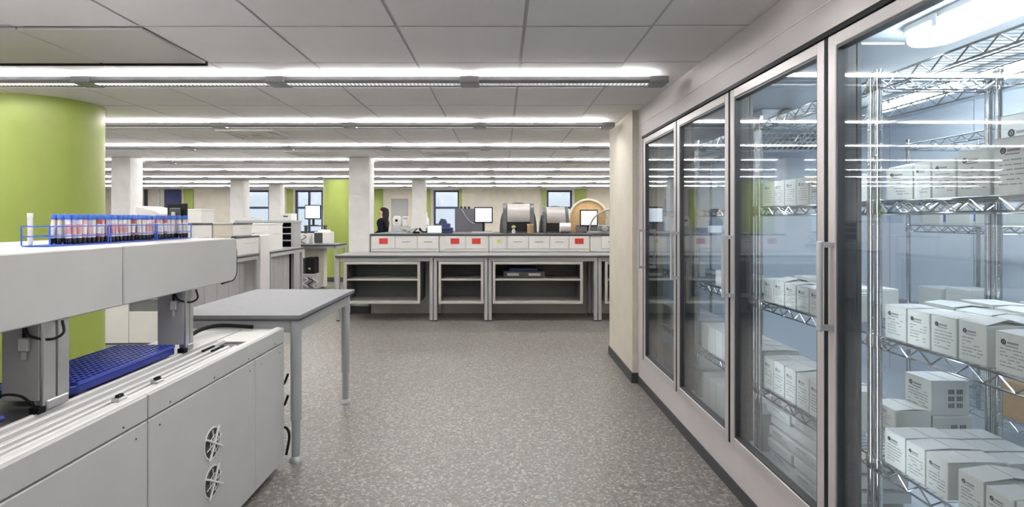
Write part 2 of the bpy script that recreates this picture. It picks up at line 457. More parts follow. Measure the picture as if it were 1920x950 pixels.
# facade: base, kick panel, soffit, jambs
struct(MB().box(XF-.006, XF+.1, YN, 4.60, 0, 0.065).build('baseboard_cold_room', 'dark_base'))
wk = MB().box(XF, XF+.1, YN, 4.60, 0.065, ZD0-.005)
wk.box(XF, XF+.1, YN, 4.60, 2.022, ZC+.003)
wk.box(XF, XF+.1, YD[0]+.004, 4.60, ZD0-.005, 2.022).box(XF, XF+.1, YN, YD[-1]-.004, ZD0-.005, 2.022)
struct(wk.build('wall_cold_room_front', 'kick_panel'))
struct(MB().box(XF-.002, XF+.004, YN, 4.5, 2.13, 2.134).build('trim_10', 'white_paint'))  # white strip paints in the highlight along the soffit seam
struct(MB().box(XF-.020, XF+.06, YN, 4.40, 2.002, 2.021).build('trim_11', 'black'))
struct(MB().box(XF-.002, XF+.06, YD[-1], YD[0], ZD0-.006, ZD0-.0005).build('trim_12', 'charcoal'))
# interior shell
XB, ZI, ZIC = 3.36, 0.09, 2.20
struct(MB().box(XF+.1, XB, YN, 4.98, 0.0, ZI).build('floor_cold_room', 'cooler_floor'))
struct(MB().box(XF+.1, XB, YN, 4.98, ZIC, ZC+.003).build('ceiling_cold_room', 'cooler_wall'))
struct(MB().box(XB, XB+.08, YN, 4.98, 0, ZC+.003).build('wall_cold_room_back', 'cooler_wall'))
struct(MB().box(1.345+.05, XB, 4.90, 4.98, ZI, ZIC).build('wall_cold_room_end', 'cooler_wall'))
struct(MB().box(XF+.1, XB, YN-.08, YN, 0, ZC+.003).build('wall_cold_room_near', 'cooler_wall'))
mb = MB()
for k in range(7): mb.box(XB-.004, XB-.0003, YN + .83*k+.6, YN + .83*k + .604, ZI, ZIC)
struct(mb.build('trim_13', 'label_grey'))
struct(MB().box(XB-.012, XB-.0003, YN, 4.9, .62, .70).build('trim_14', 'label_grey'))
# mullions with LED strips
for k, y in enumerate(YD):
    m = struct(MB().box(XF+.03, XF+.075, y-.035, y+.035, ZD0, 1.999).build('trim_%d' % (15+k), 'mullion', bevel=.004))
    MB().box(XF-.0135, XF+.0295, y-.0105, y+.0105, ZD0, 1.999).build('gap_shade_strip', 'black', m)  # black strip stands in for the shade in the gap between doors
    MB().box(XF+.0755, XF+.079, y-.02, y+.02, ZD0+.06, 1.95).build('led_strip', 'led', m)
    for s_ in (-1, 1): MB().box(XF+.0755, XF+.090, y+s_*.032-.003, y+s_*.032+.003, ZD0+.02, 1.98).build('added_led_shade', 'mullion', m)  # flanges added to screen the glow of the strips from view
# glass doors
doorlab = ['glass cold-room door next to the beige wall end', 'second glass cold-room door from the beige wall end',
           'third glass cold-room door from the beige wall, showing stacked flat packs', 'glass cold-room door in front of the rows of printed white cartons']
for k in range(4):
    y1, y0 = YD[k]-.011, YD[k+1]+.011
    t = thing('glass_door', doorlab[k].capitalize(), 'glass door', (XF, (y0+y1)/2, ZD0))
    s, xa, xb = .044, XF-.014, XF+.022
    for a, b in ((y0, y0+s), (y1-s, y1)):
        MB().box(xa, xb, a, b, ZD0, ZD1).build('stile', 'door_alu', t, bevel=.003)
    for a, b in ((ZD0, ZD0+s), (ZD1-s, ZD1)):
        MB().box(xa, xb, y0+s, y1-s, a, b).build('rail', 'door_alu', t, bevel=.003)
    MB().box(XF+.002, XF+.006, y0+s-.008, y1-s+.008, ZD0+s-.008, ZD1-s+.008).build('pane', 'door_glass', t)
    MB().box(XF+.016, XF+.020, y0+s-.008, y1-s+.008, ZD0+s-.008, ZD1-s+.008).build('pane', 'door_glass', t)
    mb = MB()
    for a, b in ((y0+s, y0+s+.008), (y1-s-.008, y1-s)): mb.box(xa+.004, xb+.004, a, b, ZD0+s, ZD1-s)
    mb.box(xa+.004, xb+.004, y0+s+.008, y1-s-.008, ZD0+s, ZD0+s+.008).box(xa+.004, xb+.004, y0+s+.008, y1-s-.008, ZD1-s-.008, ZD1-s)
    mb.build('gasket', 'charcoal', t)
    yh = y1 - .028
    h = MB().box(xa-.052, xa-.038, yh-.012, yh+.012, .972, 1.285).build('handle', 'alu_matte', t, bevel=.004)
    for z in (.985, 1.272):
        MB().box(xa-.040, xa+.001, yh-.011, yh+.011, z-.009, z+.009).build('handle_bracket', 'alu_matte', h)

# chrome wire shelving
def wire_shelf(t, x0, x1, y0, y1, z):
    """one shelf: perimeter truss (top rod, bottom rod, zigzag) and cross wires"""
    sh = MB(); h = .042
    for xx in (x0, x1):
        sh.cyl((xx, y0, z), (xx, y1, z), .0042, n=6).cyl((xx, y0, z-h), (xx, y1, z-h), .0036, n=6)
    for yy in (y0, y1):
        sh.cyl((x0, yy, z), (x1, yy, z), .0042, n=6).cyl((x0, yy, z-h), (x1, yy, z-h), .0036, n=6)
    s = sh.build('wire_shelf', 'chrome', t, smooth=True)
    zz = MB()
    for xx in (x0, x1):
        n = int((y1-y0)/.052); n += n % 2
        zz.tube([(xx, y0+(y1-y0)*k/n, z-.002 - (h-.004)*(k % 2)) for k in range(n+1)], .0034, 5)
    for yy in (y0, y1):
        n = int((x1-x0)/.052); n += n % 2
        zz.tube([(x0+(x1-x0)*k/n, yy, z-.002 - (h-.004)*(k % 2)) for k in range(n+1)], .0034, 5)
    zz.build('zigzag_wire', 'chrome', s)
    cw = MB(); n = int((y1-y0)/.03)
    for k in range(1, n):
        y = y0 + (y1-y0)*k/n; cw.cyl((x0, y, z+.001), (x1, y, z+.001), .0018, n=4, caps=False)
    for k in (1, 2): cw.cyl((x0+(x1-x0)*k/3, y0, z-.003), (x0+(x1-x0)*k/3, y1, z-.003), .003, n=4, caps=False)
    cw.build('cross_wires', 'chrome', s)
def shelf_unit(x0, x1, y0, y1, zs, label, ztop=None, z0=ZI):
    t = thing('wire_shelving_unit', label, 'shelving', ((x0+x1)/2, (y0+y1)/2, z0), 'chrome wire shelving units')
    ztop = ztop or zs[-1]+.03
    prof = [(.0127, z0)]; z = z0 + .05
    while z < ztop - .02:
        prof += [(.0127, z), (.0118, z+.001), (.0118, z+.003), (.0127, z+.004)]; z += .05
    prof += [(.0127, ztop-.01), (.016, ztop-.009), (.016, ztop)]
    for xx in (x0, x1):
        for yy in (y0, y1):
            p = MB().lathe(prof, (xx, yy, 0), 10).build('post', 'chrome', t, smooth=True)
            cl = MB()
            for z in zs: cl.lathe([(.0145, z-.045), (.0175, z-.04), (.0165, z+.006), (.0145, z+.008)], (xx, yy, 0), 10)
            cl.build('collar', 'chrome', p, smooth=True)
    for z in zs: wire_shelf(t, x0, x1, y0, y1, z)
    return t
ZS = [.464, .924, 1.425, 1.885]
XA, XC = 1.42, 1.87
UA, UB, UC, UD = (1.15, 2.04), (2.08, 2.965), (3.0, 3.885), (3.92, 4.80)
shelf_unit(XA, XC, *UA, ZS, 'chrome wire shelving holding the large printed cartons behind the widest glass door')
shelf_unit(XA, XC, *UB, ZS, 'chrome wire shelving with stacked flat packs on its floor level')
shelf_unit(XA, XC, *UC, ZS, 'chrome wire shelving behind the second glass door from the beige wall')
shelf_unit(XA, XC, *UD, ZS, 'chrome wire shelving in the cold-room corner behind the beige wall end')
ZB = [.28, .80, 1.32, 1.86]
shelf_unit(2.75, 3.22, 2.62, 3.66, ZB, 'chrome wire shelving along the cold-room rear wall, far section')
shelf_unit(2.75, 3.22, 1.50, 2.58, ZB, 'chrome wire shelving along the cold-room rear wall, section with brown cardboard boxes')

# cartons -------------------------------------------------------------
def print_block(mb_logo, mb_txt, xf, y0, y1, z, h):
    """flat print on the -x face: round logo at the upper far corner, blurred rows of small text"""
    w = y1 - y0; e = .0007
    cy, cz, r = y1 - w*.24, z + h*.78, min(w, h)*.075
    n = 14
    for rr, ri in ((r, r*.55),):
        vs = [(xf-e, cy+rr*math.cos(2*PI*k/n), cz+rr*math.sin(2*PI*k/n)) for k in range(n)] + [(xf-e, cy+ri*math.cos(2*PI*k/n)*.8, cz+ri*math.sin(2*PI*k/n)) for k in range(n)]
        mb_logo.add(vs, [(k, (k+1) % n, (k+1) % n+n, k+n) for k in range(n)])
    mb_logo.add([(xf-e, cy-r*.25, cz-r*.6), (xf-e, cy+r*.25, cz-r*.2), (xf-e, cy+r*.25, cz+r*.6), (xf-e, cy-r*.25, cz+r*.2)], [(0,1,2,3)])
    mb_txt.box(xf-e, xf+.0002, cy-r*1.4-w*.30, cy-r*1.4, cz-r*.35, cz+r*.35)
    mb_txt.box(xf-e, xf+.0002, cy-r*1.0-w*.32, cy-r*.6, cz-r*1.35, cz-r*.95)
    rnd = random.Random(int(y0*1000+z*777))
    for q in range(6):
        zz = z + h*(.60 - q*.085)
        a = y1 - w*.14
        while a > y0 + w*.2:
            l = w*rnd.uniform(.06, .26)
            if rnd.random() < .75: mb_txt.box(xf-e, xf+.0002, max(a-l, y0+w*.12), a, zz, zz+h*.022)
            a -= l + w*.04
def carton(x0, x1, y0, y1, z, h, label, group, flap=0, side=None, prt=True, m='carton_white', name='carton'):
    t = thing(name, label, 'box', ((x0+x1)/2, (y0+y1)/2, z), group)
    b = MB().box(x0, x1, y0, y1, z, z+h).build('body', m, t, bevel=.002)
    fm = 'carton_flap' if m == 'carton_white' else m
    f = MB(); a = flap
    xm = (x0+x1)/2
    for s, xe in ((-1, x0), (1, x1)):
        ln = (x1-x0)/2 - .002
        f.add([(xe-s*.001, y0+.001, z+h+.0006), (xe-s*.001, y1-.001, z+h+.0006), (xe-s*ln*math.cos(a), y1-.001, z+h+.0012+ln*math.sin(a)), (xe-s*ln*math.cos(a), y0+.001, z+h+.0012+ln*math.sin(a)),
               (xe-s*.001, y0+.001, z+h+.0022), (xe-s*.001, y1-.001, z+h+.0022), (xe-s*ln*math.cos(a), y1-.001, z+h+.0028+ln*math.sin(a)), (xe-s*ln*math.cos(a), y0+.001, z+h+.0028+ln*math.sin(a))],
              [(0,3,2,1),(4,5,6,7),(0,1,5,4),(1,2,6,5),(2,3,7,6),(3,0,4,7)])
    f.build('flap', fm, t)
    if prt:
        lg, tx = MB(), MB(); print_block(lg, tx, x0, y0, y1, z, h)
        lg.build('logo', 'ink', b); tx.build('printed_text', 'ink_grey', b)
    if side == 'codes':
        cd = MB(); w = x1-x0
        for r in range(3):
            for c in range(2):
                a = x0+w*(.45+.22*c); zz = z+h*(.22+.2*r)
                for q in range(4): cd.box(a+q*w*.042, a+q*w*.042+w*.022, y0-.0007, y0+.0002, zz, zz+h*.14)
        cd.build('printed_codes', 'ink', b)
    if side == 'hazard':
        w = x1-x0; s_ = h*.30; xa, za = x1-w*.08-s_, z+h*.5
        hz = MB().box(xa, xa+s_, y0-.0007, y0+.0002, za, za+s_).build('hazard_square', 'orange_mark', b)
        xm_ = MB()
        for sg in (-1, 1): xm_.obox((xa+s_/2, y0-.0009, za+s_/2), (s_*1.05, .0006, s_*.16), Matrix.Rotation(sg*PI/4, 3, 'Y'))
        xm_.build('hazard_cross', 'ink', b)
        MB().box(x0+w*.15, x0+w*.42, y0-.0007, y0+.0002, z+h*.3, z+h*.36).build('printed_text', 'ink_grey', b)
    if side == 'blue':
        w = x1-x0
        MB().box(x0+w*.1, x0+w*.85, y0-.0007, y0+.0002, z+h*.2, z+h*.85).build('blue_sticker', 'blue_label', b)
    return t
OFF = .0035
# unit A, chest shelf
G1, G2, G3 = 'cartons on the chest-high wire shelf', 'cartons on the middle wire shelf', 'cartons on the low wire shelf'
def row(bounds, x0, x1, z, hs, labf, grp, flaps=None, sides=None, prt=True):
    for i, ((a, b), h) in enumerate(zip(bounds, hs)):
        carton(x0, x1, a, b, z+OFF, h, labf(i), grp, (flaps or {}).get(i, random.uniform(0, .06)), (sides or {}).get(i), prt)
b1 = [(1.892, 2.020), (1.812, 1.885), (1.713, 1.806), (1.592, 1.706), (1.455, 1.580), (1.325, 1.448), (1.19, 1.318)]
row(b1, 1.435, 1.59, ZS[2], [.115, .122, .125, .142, .16, .16, .16],
    lambda i: '%s white printed carton from the chrome posts on the chest-high shelf' % ORD[i].capitalize(), G1, {0: .22, 2: .12, 3: .15})
row([(1.60, 1.76), (1.42, 1.585)], 1.62, 1.80, ZS[2], [.26, .28],
    lambda i: ['tall white carton standing behind the chest-high shelf row', 'tallest white carton at the rear of the chest-high shelf'][i], G1)
# middle shelf
b2 = [(1.918, 2.022), (1.812, 1.912), (1.706, 1.806), (1.600, 1.698), (1.462, 1.572), (1.345, 1.455), (1.23, 1.338)]
row(b2, 1.432, 1.565, ZS[1], [.118, .118, .120, .120, .112, .115, .115],
    lambda i: '%s white printed carton from the chrome posts, front row of the middle shelf' % ORD[i].capitalize(), G2, {3: .25, 2: .1, 4: .05})
b2b = [(1.885, 2.02), (1.75, 1.88), (1.62, 1.745), (1.49, 1.612), (1.35, 1.48)]
row(b2b, 1.574, 1.70, ZS[1], [.128, .122, .120, .116, .125],
    lambda i: '%s white carton from the chrome posts, second row of the middle shelf' % ORD[i].capitalize(), G2, {0: .1, 1: .12, 2: .14}, {0: 'hazard', 4: 'blue'}, prt=False)
row(b2b, 1.708, 1.838, ZS[1], [.135, .128, .118, .12, .125],
    lambda i: '%s white carton from the chrome posts, rear row of the middle shelf' % ORD[i].capitalize(), G2, {1: .1}, {0: 'hazard', 1: 'blue', 2: 'blue', 3: 'blue'}, prt=False)
# low shelf
b3 = [(1.922, 2.024), (1.832, 1.918), (1.738, 1.828), (1.610, 1.700), (1.515, 1.604), (1.41, 1.508), (1.30, 1.40)]
row(b3, 1.432, 1.62, ZS[0], [.122, .120, .118, .118, .112, .115, .115],
    lambda i: '%s white printed carton from the chrome posts on the low shelf' % ORD[i].capitalize(), G3, {3: .12})
row([(1.93, 2.02), (1.83, 1.925), (1.735, 1.822), (1.62, 1.70)], 1.628, 1.79, ZS[0], [.118, .116, .114, .1],
    lambda i: '%s carton from the chrome posts, rear row of the low shelf' % ORD[i].capitalize(), G3, None, None, False)
# unit B near end: small stack
carton(1.69, 1.845, 2.12, 2.26, ZS[0]+OFF, .128, 'lower white carton under the coded top carton beside the chrome posts', G3, 0, 'codes')
carton(1.685, 1.835, 2.125, 2.262, ZS[0]+OFF+.132, .132, 'upper white coded carton stacked alone beside the chrome posts', G3, 0, 'codes')
carton(1.545, 1.682, 2.12, 2.25, ZS[0]+OFF, .078, 'flat white carton at the stack foot beside the lower coded carton', G3, 0, 'codes')
carton(1.545, 1.682, 2.12, 2.25, ZS[0]+OFF+.082, .068, 'flat white carton on top of the one beside the coded stack', G3, .1)
# unit B rows
bB = [(2.85-.108*i, 2.95-.108*i) for i in range(6)]
row(bB, 1.435, 1.60, ZS[2], [.125]*6, lambda i: '%s carton from the far post on the chest-high shelf of the flat-pack shelving' % ORD[i].capitalize(), G1)
row(bB, 1.435, 1.58, ZS[1], [.115]*6, lambda i: '%s carton from the far post on the middle shelf of the flat-pack shelving' % ORD[i].capitalize(), G2, {1: .3, 2: .1, 4: .12})
row([(a-.02, b) for a, b in bB[:6:2]], 1.60, 1.76, ZS[1], [.13, .12, .125], lambda i: '%s rear carton from the far post, middle shelf of the flat-pack shelving' % ORD[i].capitalize(), G2, None, None, False)
row(bB, 1.435, 1.64, ZS[0], [.16]*6, lambda i: '%s carton from the far post on the low shelf of the flat-pack shelving' % ORD[i].capitalize(), G3, {2: .1, 4: .1})
# flat packs on the floor of unit B
fp = ['black-edged', 'plain']
for s, (ya, yb, n) in enumerate([(2.70, 2.93, 6), (2.45, 2.685, 5), (2.2, 2.435, 5)]):
    z = ZI + .001
    for k in range(n):
        h = .045 if s != 1 else .05
        dx, dy = random.uniform(-.012, .012), random.uniform(-.004, .004)
        carton(1.452+dx, 1.66+dx, ya+dy, yb+dy, z, h, 'flat white pack, %s from the floor in the %s stack from the far post' % (ORD[k], ORD[s]), 'stacked flat packs', random.uniform(0, .05), None, k % 2 == 0, name='flat_pack')
        z += h + .004 + .014
# units C, D rows
for (u, nm) in ((UC, 'second-door'), (UD, 'corner')):
    bC = [(u[1]-.035-.12*(i+1), u[1]-.042-.12*i) for i in range(7)]
    row(bC, 1.435, 1.66, ZS[0], [.17]*7, lambda i: '%s white carton from the far post on the low shelf of the %s shelving' % (ORD[i].capitalize(), nm), G3, None, None, False)
    for i, (a, b) in enumerate(bC):
        carton(1.44, 1.67, a, b, ZI+.001, .2, '%s white carton from the far post at floor level of the %s shelving' % (ORD[i].capitalize(), nm), 'cartons on the cold-room floor', 0.02, None, False)
    row(bC[2:5], 1.435, 1.58, ZS[1], [.1]*3, lambda i: '%s small carton from the far post on the middle shelf of the %s shelving' % (ORD[i].capitalize(), nm), G2, {1: .2}, None, False)
# rear wall shelving: brown cartons, a few white packs
carton(2.77, 3.15, 2.10, 2.52, .285, .30, 'brown cardboard box on the lowest rear-wall shelf', 'brown cardboard boxes', 0, None, False, 'carton_brown', 'cardboard_box')
carton(2.77, 3.15, 1.62, 2.06, .285, .26, 'lower brown cardboard box beside the other on the rear-wall shelf', 'brown cardboard boxes', 0, None, False, 'carton_brown', 'cardboard_box')
carton(2.77, 3.12, 2.64, 3.0, .285, .2, 'brown cardboard box on the far section of rear-wall shelving', 'brown cardboard boxes', 0, None, False, 'carton_brown', 'cardboard_box')
row([(3.42, 3.60), (3.2, 3.38), (2.98, 3.17)], 2.77, 2.95, ZB[2], [.1, .12, .1], lambda i: '%s white pack from the far post on the rear-wall shelf' % ORD[i].capitalize(), 'packs on the rear wall shelving', None, {0: 'blue', 1: 'blue'}, False)
row([(3.42, 3.60), (3.2, 3.38), (2.7, 2.9)], 2.77, 2.95, ZB[1], [.12, .14, .12], lambda i: '%s white pack from the far post on the lower rear-wall shelf' % ORD[i].capitalize(), 'packs on the rear wall shelving', None, {2: 'blue'}, False)
# cold-room ceiling fittings
def vapour_light(x, y0, y1, label, r=.11):
    t = thing('vapour_tight_light', label, 'light', (x, (y0+y1)/2, ZIC-.09))
    def stadium(rr, in_): return arc(x, y1-rr-in_, rr, 0, PI, 12) + arc(x, y0+rr+in_, rr, PI, 2*PI, 12)
    MB().prism(stadium(r, 0), 'z', ZIC-.03, ZIC-.0005).build('base_tray', 'machine_light', t, bevel=.004)
    MB().prism(stadium(r-.012, .012), 'z', ZIC-.08, ZIC-.031).build('diffuser', 'cool_lamp', t, bevel=.02, seg=3, smooth=True)
    mb = MB()
    ym = (y0+y1)/2
    for yy in (y0+.25, ym, y1-.25):
        for s in (-1, 1): mb.box(x+s*(r-.008), x+s*(r+.006), yy-.012, yy+.012, ZIC-.06, ZIC-.012)
    mb.build('clip', 'alu', t)
vapour_light(1.88, .75, 2.46, 'oval sealed bright light on the cold-room ceiling above the printed cartons')
vapour_light(2.72, 2.75, 3.95, 'slim sealed light on the cold-room ceiling near the rear wall shelving', .07)
for n, (y, lab) in enumerate([(2.56, 'small white junction box on the cold-room ceiling by the oval light'), (3.25, 'small white junction box on the cold-room ceiling over the flat-pack shelving')]):
    t = thing('junction_box', lab, 'junction box', (1.56, y, ZIC-.08))
    MB().box(1.50, 1.62, y-.05, y+.05, ZIC-.06, ZIC-.0005).build('body', 'machine_light', t, bevel=.006)
    MB().cyl((1.62, y, ZIC-.02), (1.9, y, ZIC-.02), .01, n=8).build('conduit', 'alu', t, smooth=True)
# evaporator
t = thing('evaporator_unit', 'ceiling-hung evaporator with two perforated fan guards inside the cold room', 'cooling unit', (2.3, 4.5, 1.9))
MB().prism([(4.15, 2.05), (4.15, 2.195), (4.85, 2.195), (4.85, 1.95), (4.45, 1.91)], 'x', 2.0, 2.75).build('casing', 'cooler_wall', t, bevel=.008)
for x in (2.19, 2.55):
    mb = MB()
    mb.tube([(x+.066*math.cos(a*PI/12), 4.135, 2.125+.066*math.sin(a*PI/12)) for a in range(24)], .006, 6, True)
    for q in range(-4, 5):
        l = math.sqrt(max(0, .066**2-(q*.015)**2))
        mb.cyl((x+q*.015, 4.135, 2.125-l), (x+q*.015, 4.135, 2.125+l), .002, n=4).cyl((x-l, 4.137, 2.125+q*.015), (x+l, 4.137, 2.125+q*.015), .002, n=4)
    mb.build('fan_guard', 'charcoal', t)
    MB().lathe([(.064, 0), (.064, .006)], (x, 4.142, 2.125), 24, 'y').build('fan_shroud', 'label_grey', t)
mb = MB()
for q in range(16):
    for r in range(5):
        xx = 2.06 + q*.042; f = (r+.7)/5.6; yy = 4.15+.30*f; zz = 2.05-.14*f
        mb.obox((xx, yy, zz-.001), (.026, .034, .004), Matrix.Rotation(-.44, 3, 'X'))
mb.build('perforated_grille', 'charcoal', t)
for o in list(COL.objects):
    if o.name not in cool_start and o.parent is None:
        o.location = RZ @ o.location
        o.rotation_euler.z += TH

# ------------------------------------------------------------------ far bench row with open shelf cabinets
BF, BBK, BT = 7.34, 7.975, 0.885
def bench(x0, x1, y0, y1, label, z=BT, name='lab_bench', leg=.045, top='bench_top', grp=None, inset=.004):
    t = thing(name, label, 'bench', ((x0+x1)/2, (y0+y1)/2, 0), grp)
    MB().box(x0, x1, y0, y1, z-.012, z).build('worktop', top, t, bevel=.002)
    MB().box(x0+.001, x1-.001, y0+.002, y1-.002, z-.036, z-.012).build('worktop_edge', 'bench_edge', t)
    a = inset
    fr = MB()
    fr.box(x0+a+leg, x1-a-leg, y0+.03, y0+.03+leg*.7, z-.085, z-.036).box(x0+a+leg, x1-a-leg, y1-.03-leg*.7, y1-.03, z-.085, z-.036)
    for xx in (x0+a, x1-a-leg): fr.box(xx, xx+leg, y0+.03+leg, y1-.03-leg, z-.085, z-.036)
    fr.build('apron', 'bench_frame', t, bevel=.002)
    for xx in (x0+a, x1-a-leg):
        for yy in (y0+.03, y1-.03-leg):
            l = MB().box(xx, xx+leg, yy, yy+leg, .015, z-.036).build('leg', 'bench_frame', t, bevel=.004)
            MB().cyl((xx+leg/2, yy+leg/2, 0), (xx+leg/2, yy+leg/2, .016), leg*.48, n=12).build('foot', 'charcoal', l)
    return t
TX = [-2.218, -.914, -.184, 1.282, 2.75]
bl = ['grey-topped bench with open shelves beside the white square column', 'narrow grey bench between the two wide open-shelf benches',
      'wide grey bench whose cabinet holds dark equipment', 'grey bench end disappearing behind the beige wall']
for k in range(4): bench(TX[k], TX[k+1]-.002, BF, BBK, bl[k])
def open_cabinet(x0, x1, label):
    y0, y1, z0, z1, fw = BF+.02, BBK-.08, .234, BT-.09, .035
    t = thing('open_shelf_cabinet', label, 'cabinet', ((x0+x1)/2, (y0+y1)/2, z0))
    MB().box(x0+.002, x0+.02, y0+.03, y1, z0+.02, z1).build('side_panel', 'cabinet_dark', t)
    MB().box(x1-.02, x1-.002, y0+.03, y1, z0+.02, z1).build('side_panel', 'cabinet_dark', t)
    MB().box(x0+.02, x1-.02, y1-.015, y1, z0+.02, z1).build('back_panel', 'cabinet_dark', t)
    f = MB()
    f.box(x0, x0+fw, y0, y0+.03, z0, z1).box(x1-fw, x1, y0, y0+.03, z0, z1).box(x0+fw, x1-fw, y0, y0+.03, z1-fw, z1).box(x0+fw, x1-fw, y0, y0+.03, z0, z0+fw*.9)
    f.build('front_frame', 'shelf_frame', t, bevel=.002)
    MB().box(x0+.02, x1-.02, y0+.03, y1-.015, z0+.005, z0+.03).build('bottom_shelf', 'shelf_frame', t)
    MB().box(x0+.03, x1-.03, y0+.004, y1-.015, .545, .565).build('middle_shelf', 'shelf_frame', t)
    # brackets hanging it from the bench frame
    for xx in (x0+.04, x1-.06):
        MB().box(xx, xx+.02, y0+.05, y1-.05, z1, BT-.037).build('hanger_bracket', 'bench_frame', t)
open_cabinet(-2.105, -1.09, 'open two-tier cabinet under the bench end by the white square column')
open_cabinet(-.845, -.245, 'narrow open two-tier cabinet under the narrow bench')
open_cabinet(-.122, 1.08, 'wide open two-tier cabinet with dark equipment on its shelf')
open_cabinet(1.375, 2.5, 'open cabinet partly hidden by the beige wall')
t = thing('rack_equipment', 'dark blue-black equipment case on the middle shelf of the wide open cabinet', 'equipment', (.3, 7.6, .566))
MB().box(.02, .58, 7.45, 7.8, .566, .66).build('case', 'charcoal', t, bevel=.012, seg=2)
MB().box(.10, .48, 7.46, 7.78, .662, .70).build('lid', 'navy_frame', t, bevel=.008)
for x in (.07, .36): MB().box(x, x+.16, 7.446, 7.4505, .60, .635).build('front_slot', 'label_grey', t)

# raised white drawer range with a dark worktop behind the bench
DY, DZ = 7.985, 1.151
xs = [-1.90, -.905, -.187, 1.276, 2.74]
dl = ['white drawer run with one red label beside the white square column', 'narrow white drawer run bearing two red labels',
      'wide white drawer run with a red label at one end', 'white drawer run running behind the beige wall']
fronts = [[(698, 740, 'r'), (742, 782, 'h'), (784, 822, 'h')], [(834, 872, 'r'), (874, 912, 'r')],
          [(922, 950, 'y'), (952, 990, 'h'), (992, 1030, 'h'), (1032, 1066, 'h'), (1068, 1104, 'r')], [(1128, 1168, 'h'), (1170, 1210, 'h')]]
for k in range(4):
    x0, x1 = xs[k]+.004, xs[k+1]-.004
    t = thing('drawer_unit', dl[k], 'drawer unit', ((x0+x1)/2, DY+.35, 0))
    MB().box(x0, x1, DY+.02, DY+.62, 0, DZ-.026).build('carcass', 'drawer_white', t)
    MB().box(x0+.002, x1-.002, DY+.006, DY+.02, BT+.01, .925).build('lower_rail', 'drawer_white', t)
    for a, b, kd in fronts[k]:
        xa, xb = max(px_x(a, DY), x0+.005), min(px_x(b, DY), x1-.005)
        d = MB().box(xa, xb, DY, DY+.02, .935, DZ-.032).build('drawer_front', 'drawer_white', t, bevel=.003)
        c = (xa+xb)/2
        if kd == 'r': MB().box(c-.062, c+.062, DY-.004, DY-.0005, 1.005, 1.085).build('red_sign', 'red_sign', d)
        elif kd == 'y': MB().box(c-.03, c+.03, DY-.003, DY-.0005, 1.02, 1.07).build('note', 'yellow_green', d)
        else: MB().box(c-.06, c+.06, DY-.010, DY-.0005, 1.030, 1.042).build('handle', 'label_grey', d, bevel=.003)
t = thing('lab_counter', 'long dark-topped counter running behind the white drawer runs', 'counter', (.4, 8.9, 0))
MB().box(-1.905, 2.75, DY-.012, DY+1.25, DZ-.025, DZ).build('worktop', 'bench_edge', t, bevel=.003)
MB().box(-1.88, 2.72, 8.62, 9.2, 0, DZ-.026).build('rear_carcass', 'drawer_white', t)

# ------------------------------------------------------------------ things on the raised counter
def hooded(x, y, w, h, label, m1='hood_dark', m2='hood_grey', open_=True):
    z = DZ + .0006
    t = thing('hooded_instrument', label, 'instrument', (x, y, z))
    n = 20
    out = [(x + w/2*math.copysign(abs(math.cos(a))**.75, math.cos(a)), z + h*math.sin(a)**.8) for a in [PI*k/n for k in range(n+1)]]
    MB().prism(out, 'y', y-.02, y+.20).build('shell', m1, t, bevel=.006, smooth=True)
    # front hood: curved panel
    hw = w*.30
    prof = [(y-.02, z+h*.36), (y-.22, z+h*.36)] + [(y-.02-.20*math.cos(a), z+h*.50+h*.46*math.sin(a)) for a in [PI/2*k/8 for k in range(9)]]
    MB().prism(prof, 'x', x-hw, x+hw).build('hood', m2, t, bevel=.008, seg=2, smooth=True)
    for s in (-1, 1):
        c = [(y-.02, z)] + [(y-.02-.17*math.cos(a), z+.02+h*.93*math.sin(a)) for a in [PI/2*k/8 for k in range(9)]]
        c = [(y-.02, z), (y-.19, z)] + c[1:]
        MB().prism(c, 'x', x+s*(hw+.002), x+s*(hw+w*.11)).build('side_cheek', m1, t, bevel=.004, smooth=True)
    MB().box(x-hw, x+hw, y-.16, y-.021, z, z+h*.355).build('sample_bay', 'black_gloss', t)
    MB().box(x-hw*.9, x+hw*.9, y-.21, y-.161, z, z+.02).build('front_sill', m1, t)
    return t
hooded(.255, 8.62, .58, .47, 'larger grey domed instrument on the dark counter')
hooded(.83, 8.66, .48, .42, 'smaller grey domed instrument beside the white paper roll')
# amber domed instrument
z = DZ+.0006
t = thing('amber_instrument', 'amber domed instrument with pale rim behind a monitor', 'instrument', (1.45, 9.03, z))
cx = px_x(1102, 9.03); R = .285
out = [(cx+R*math.cos(PI*k/24), z+.22+R*math.sin(PI*k/24)) for k in range(25)] + [(cx-R, z), (cx+R, z)]
MB().prism(out, 'y', 9.0, 9.16).build('drum', 'tan', t, smooth=True)
rim = [(cx+(R+.02)*math.cos(PI*k/24), 8.985, z+.22+(R+.02)*math.sin(PI*k/24)) for k in range(25)]
MB().tube(rim, .022, 8).build('rim', 'pale_rim', t, smooth=True)
MB().box(cx-.2, cx+.2, 8.94, 8.99, z, z+.12).build('base', 'hood_grey', t, bevel=.01)
def monitor(x, y, zb, z0, z1, w, label, rot=0, lit=True, parts_m='black_gloss'):
    t = thing('monitor', label, 'monitor', (x, y, zb))
    MB().box(x-w/2, x+w/2, y-.015, y+.02, z0, z1).build('bezel', parts_m, t, bevel=.004)
    MB().box(x-w/2+.018, x+w/2-.018, y-.0175, y-.0155, z0+.022, z1-.018).build('screen', 'screen_lit' if lit else 'charcoal', t)
    MB().box(x-.02, x+.02, y+.021, y+.045, zb+.012, z0+.08).build('neck', parts_m, t)
    MB().lathe([(.10, 0), (.10, .008), (.03, .013)], (x, y+.02, zb), 20).build('stand_base', parts_m, t, smooth=True)
    t.rotation_euler.z = rot
    return t
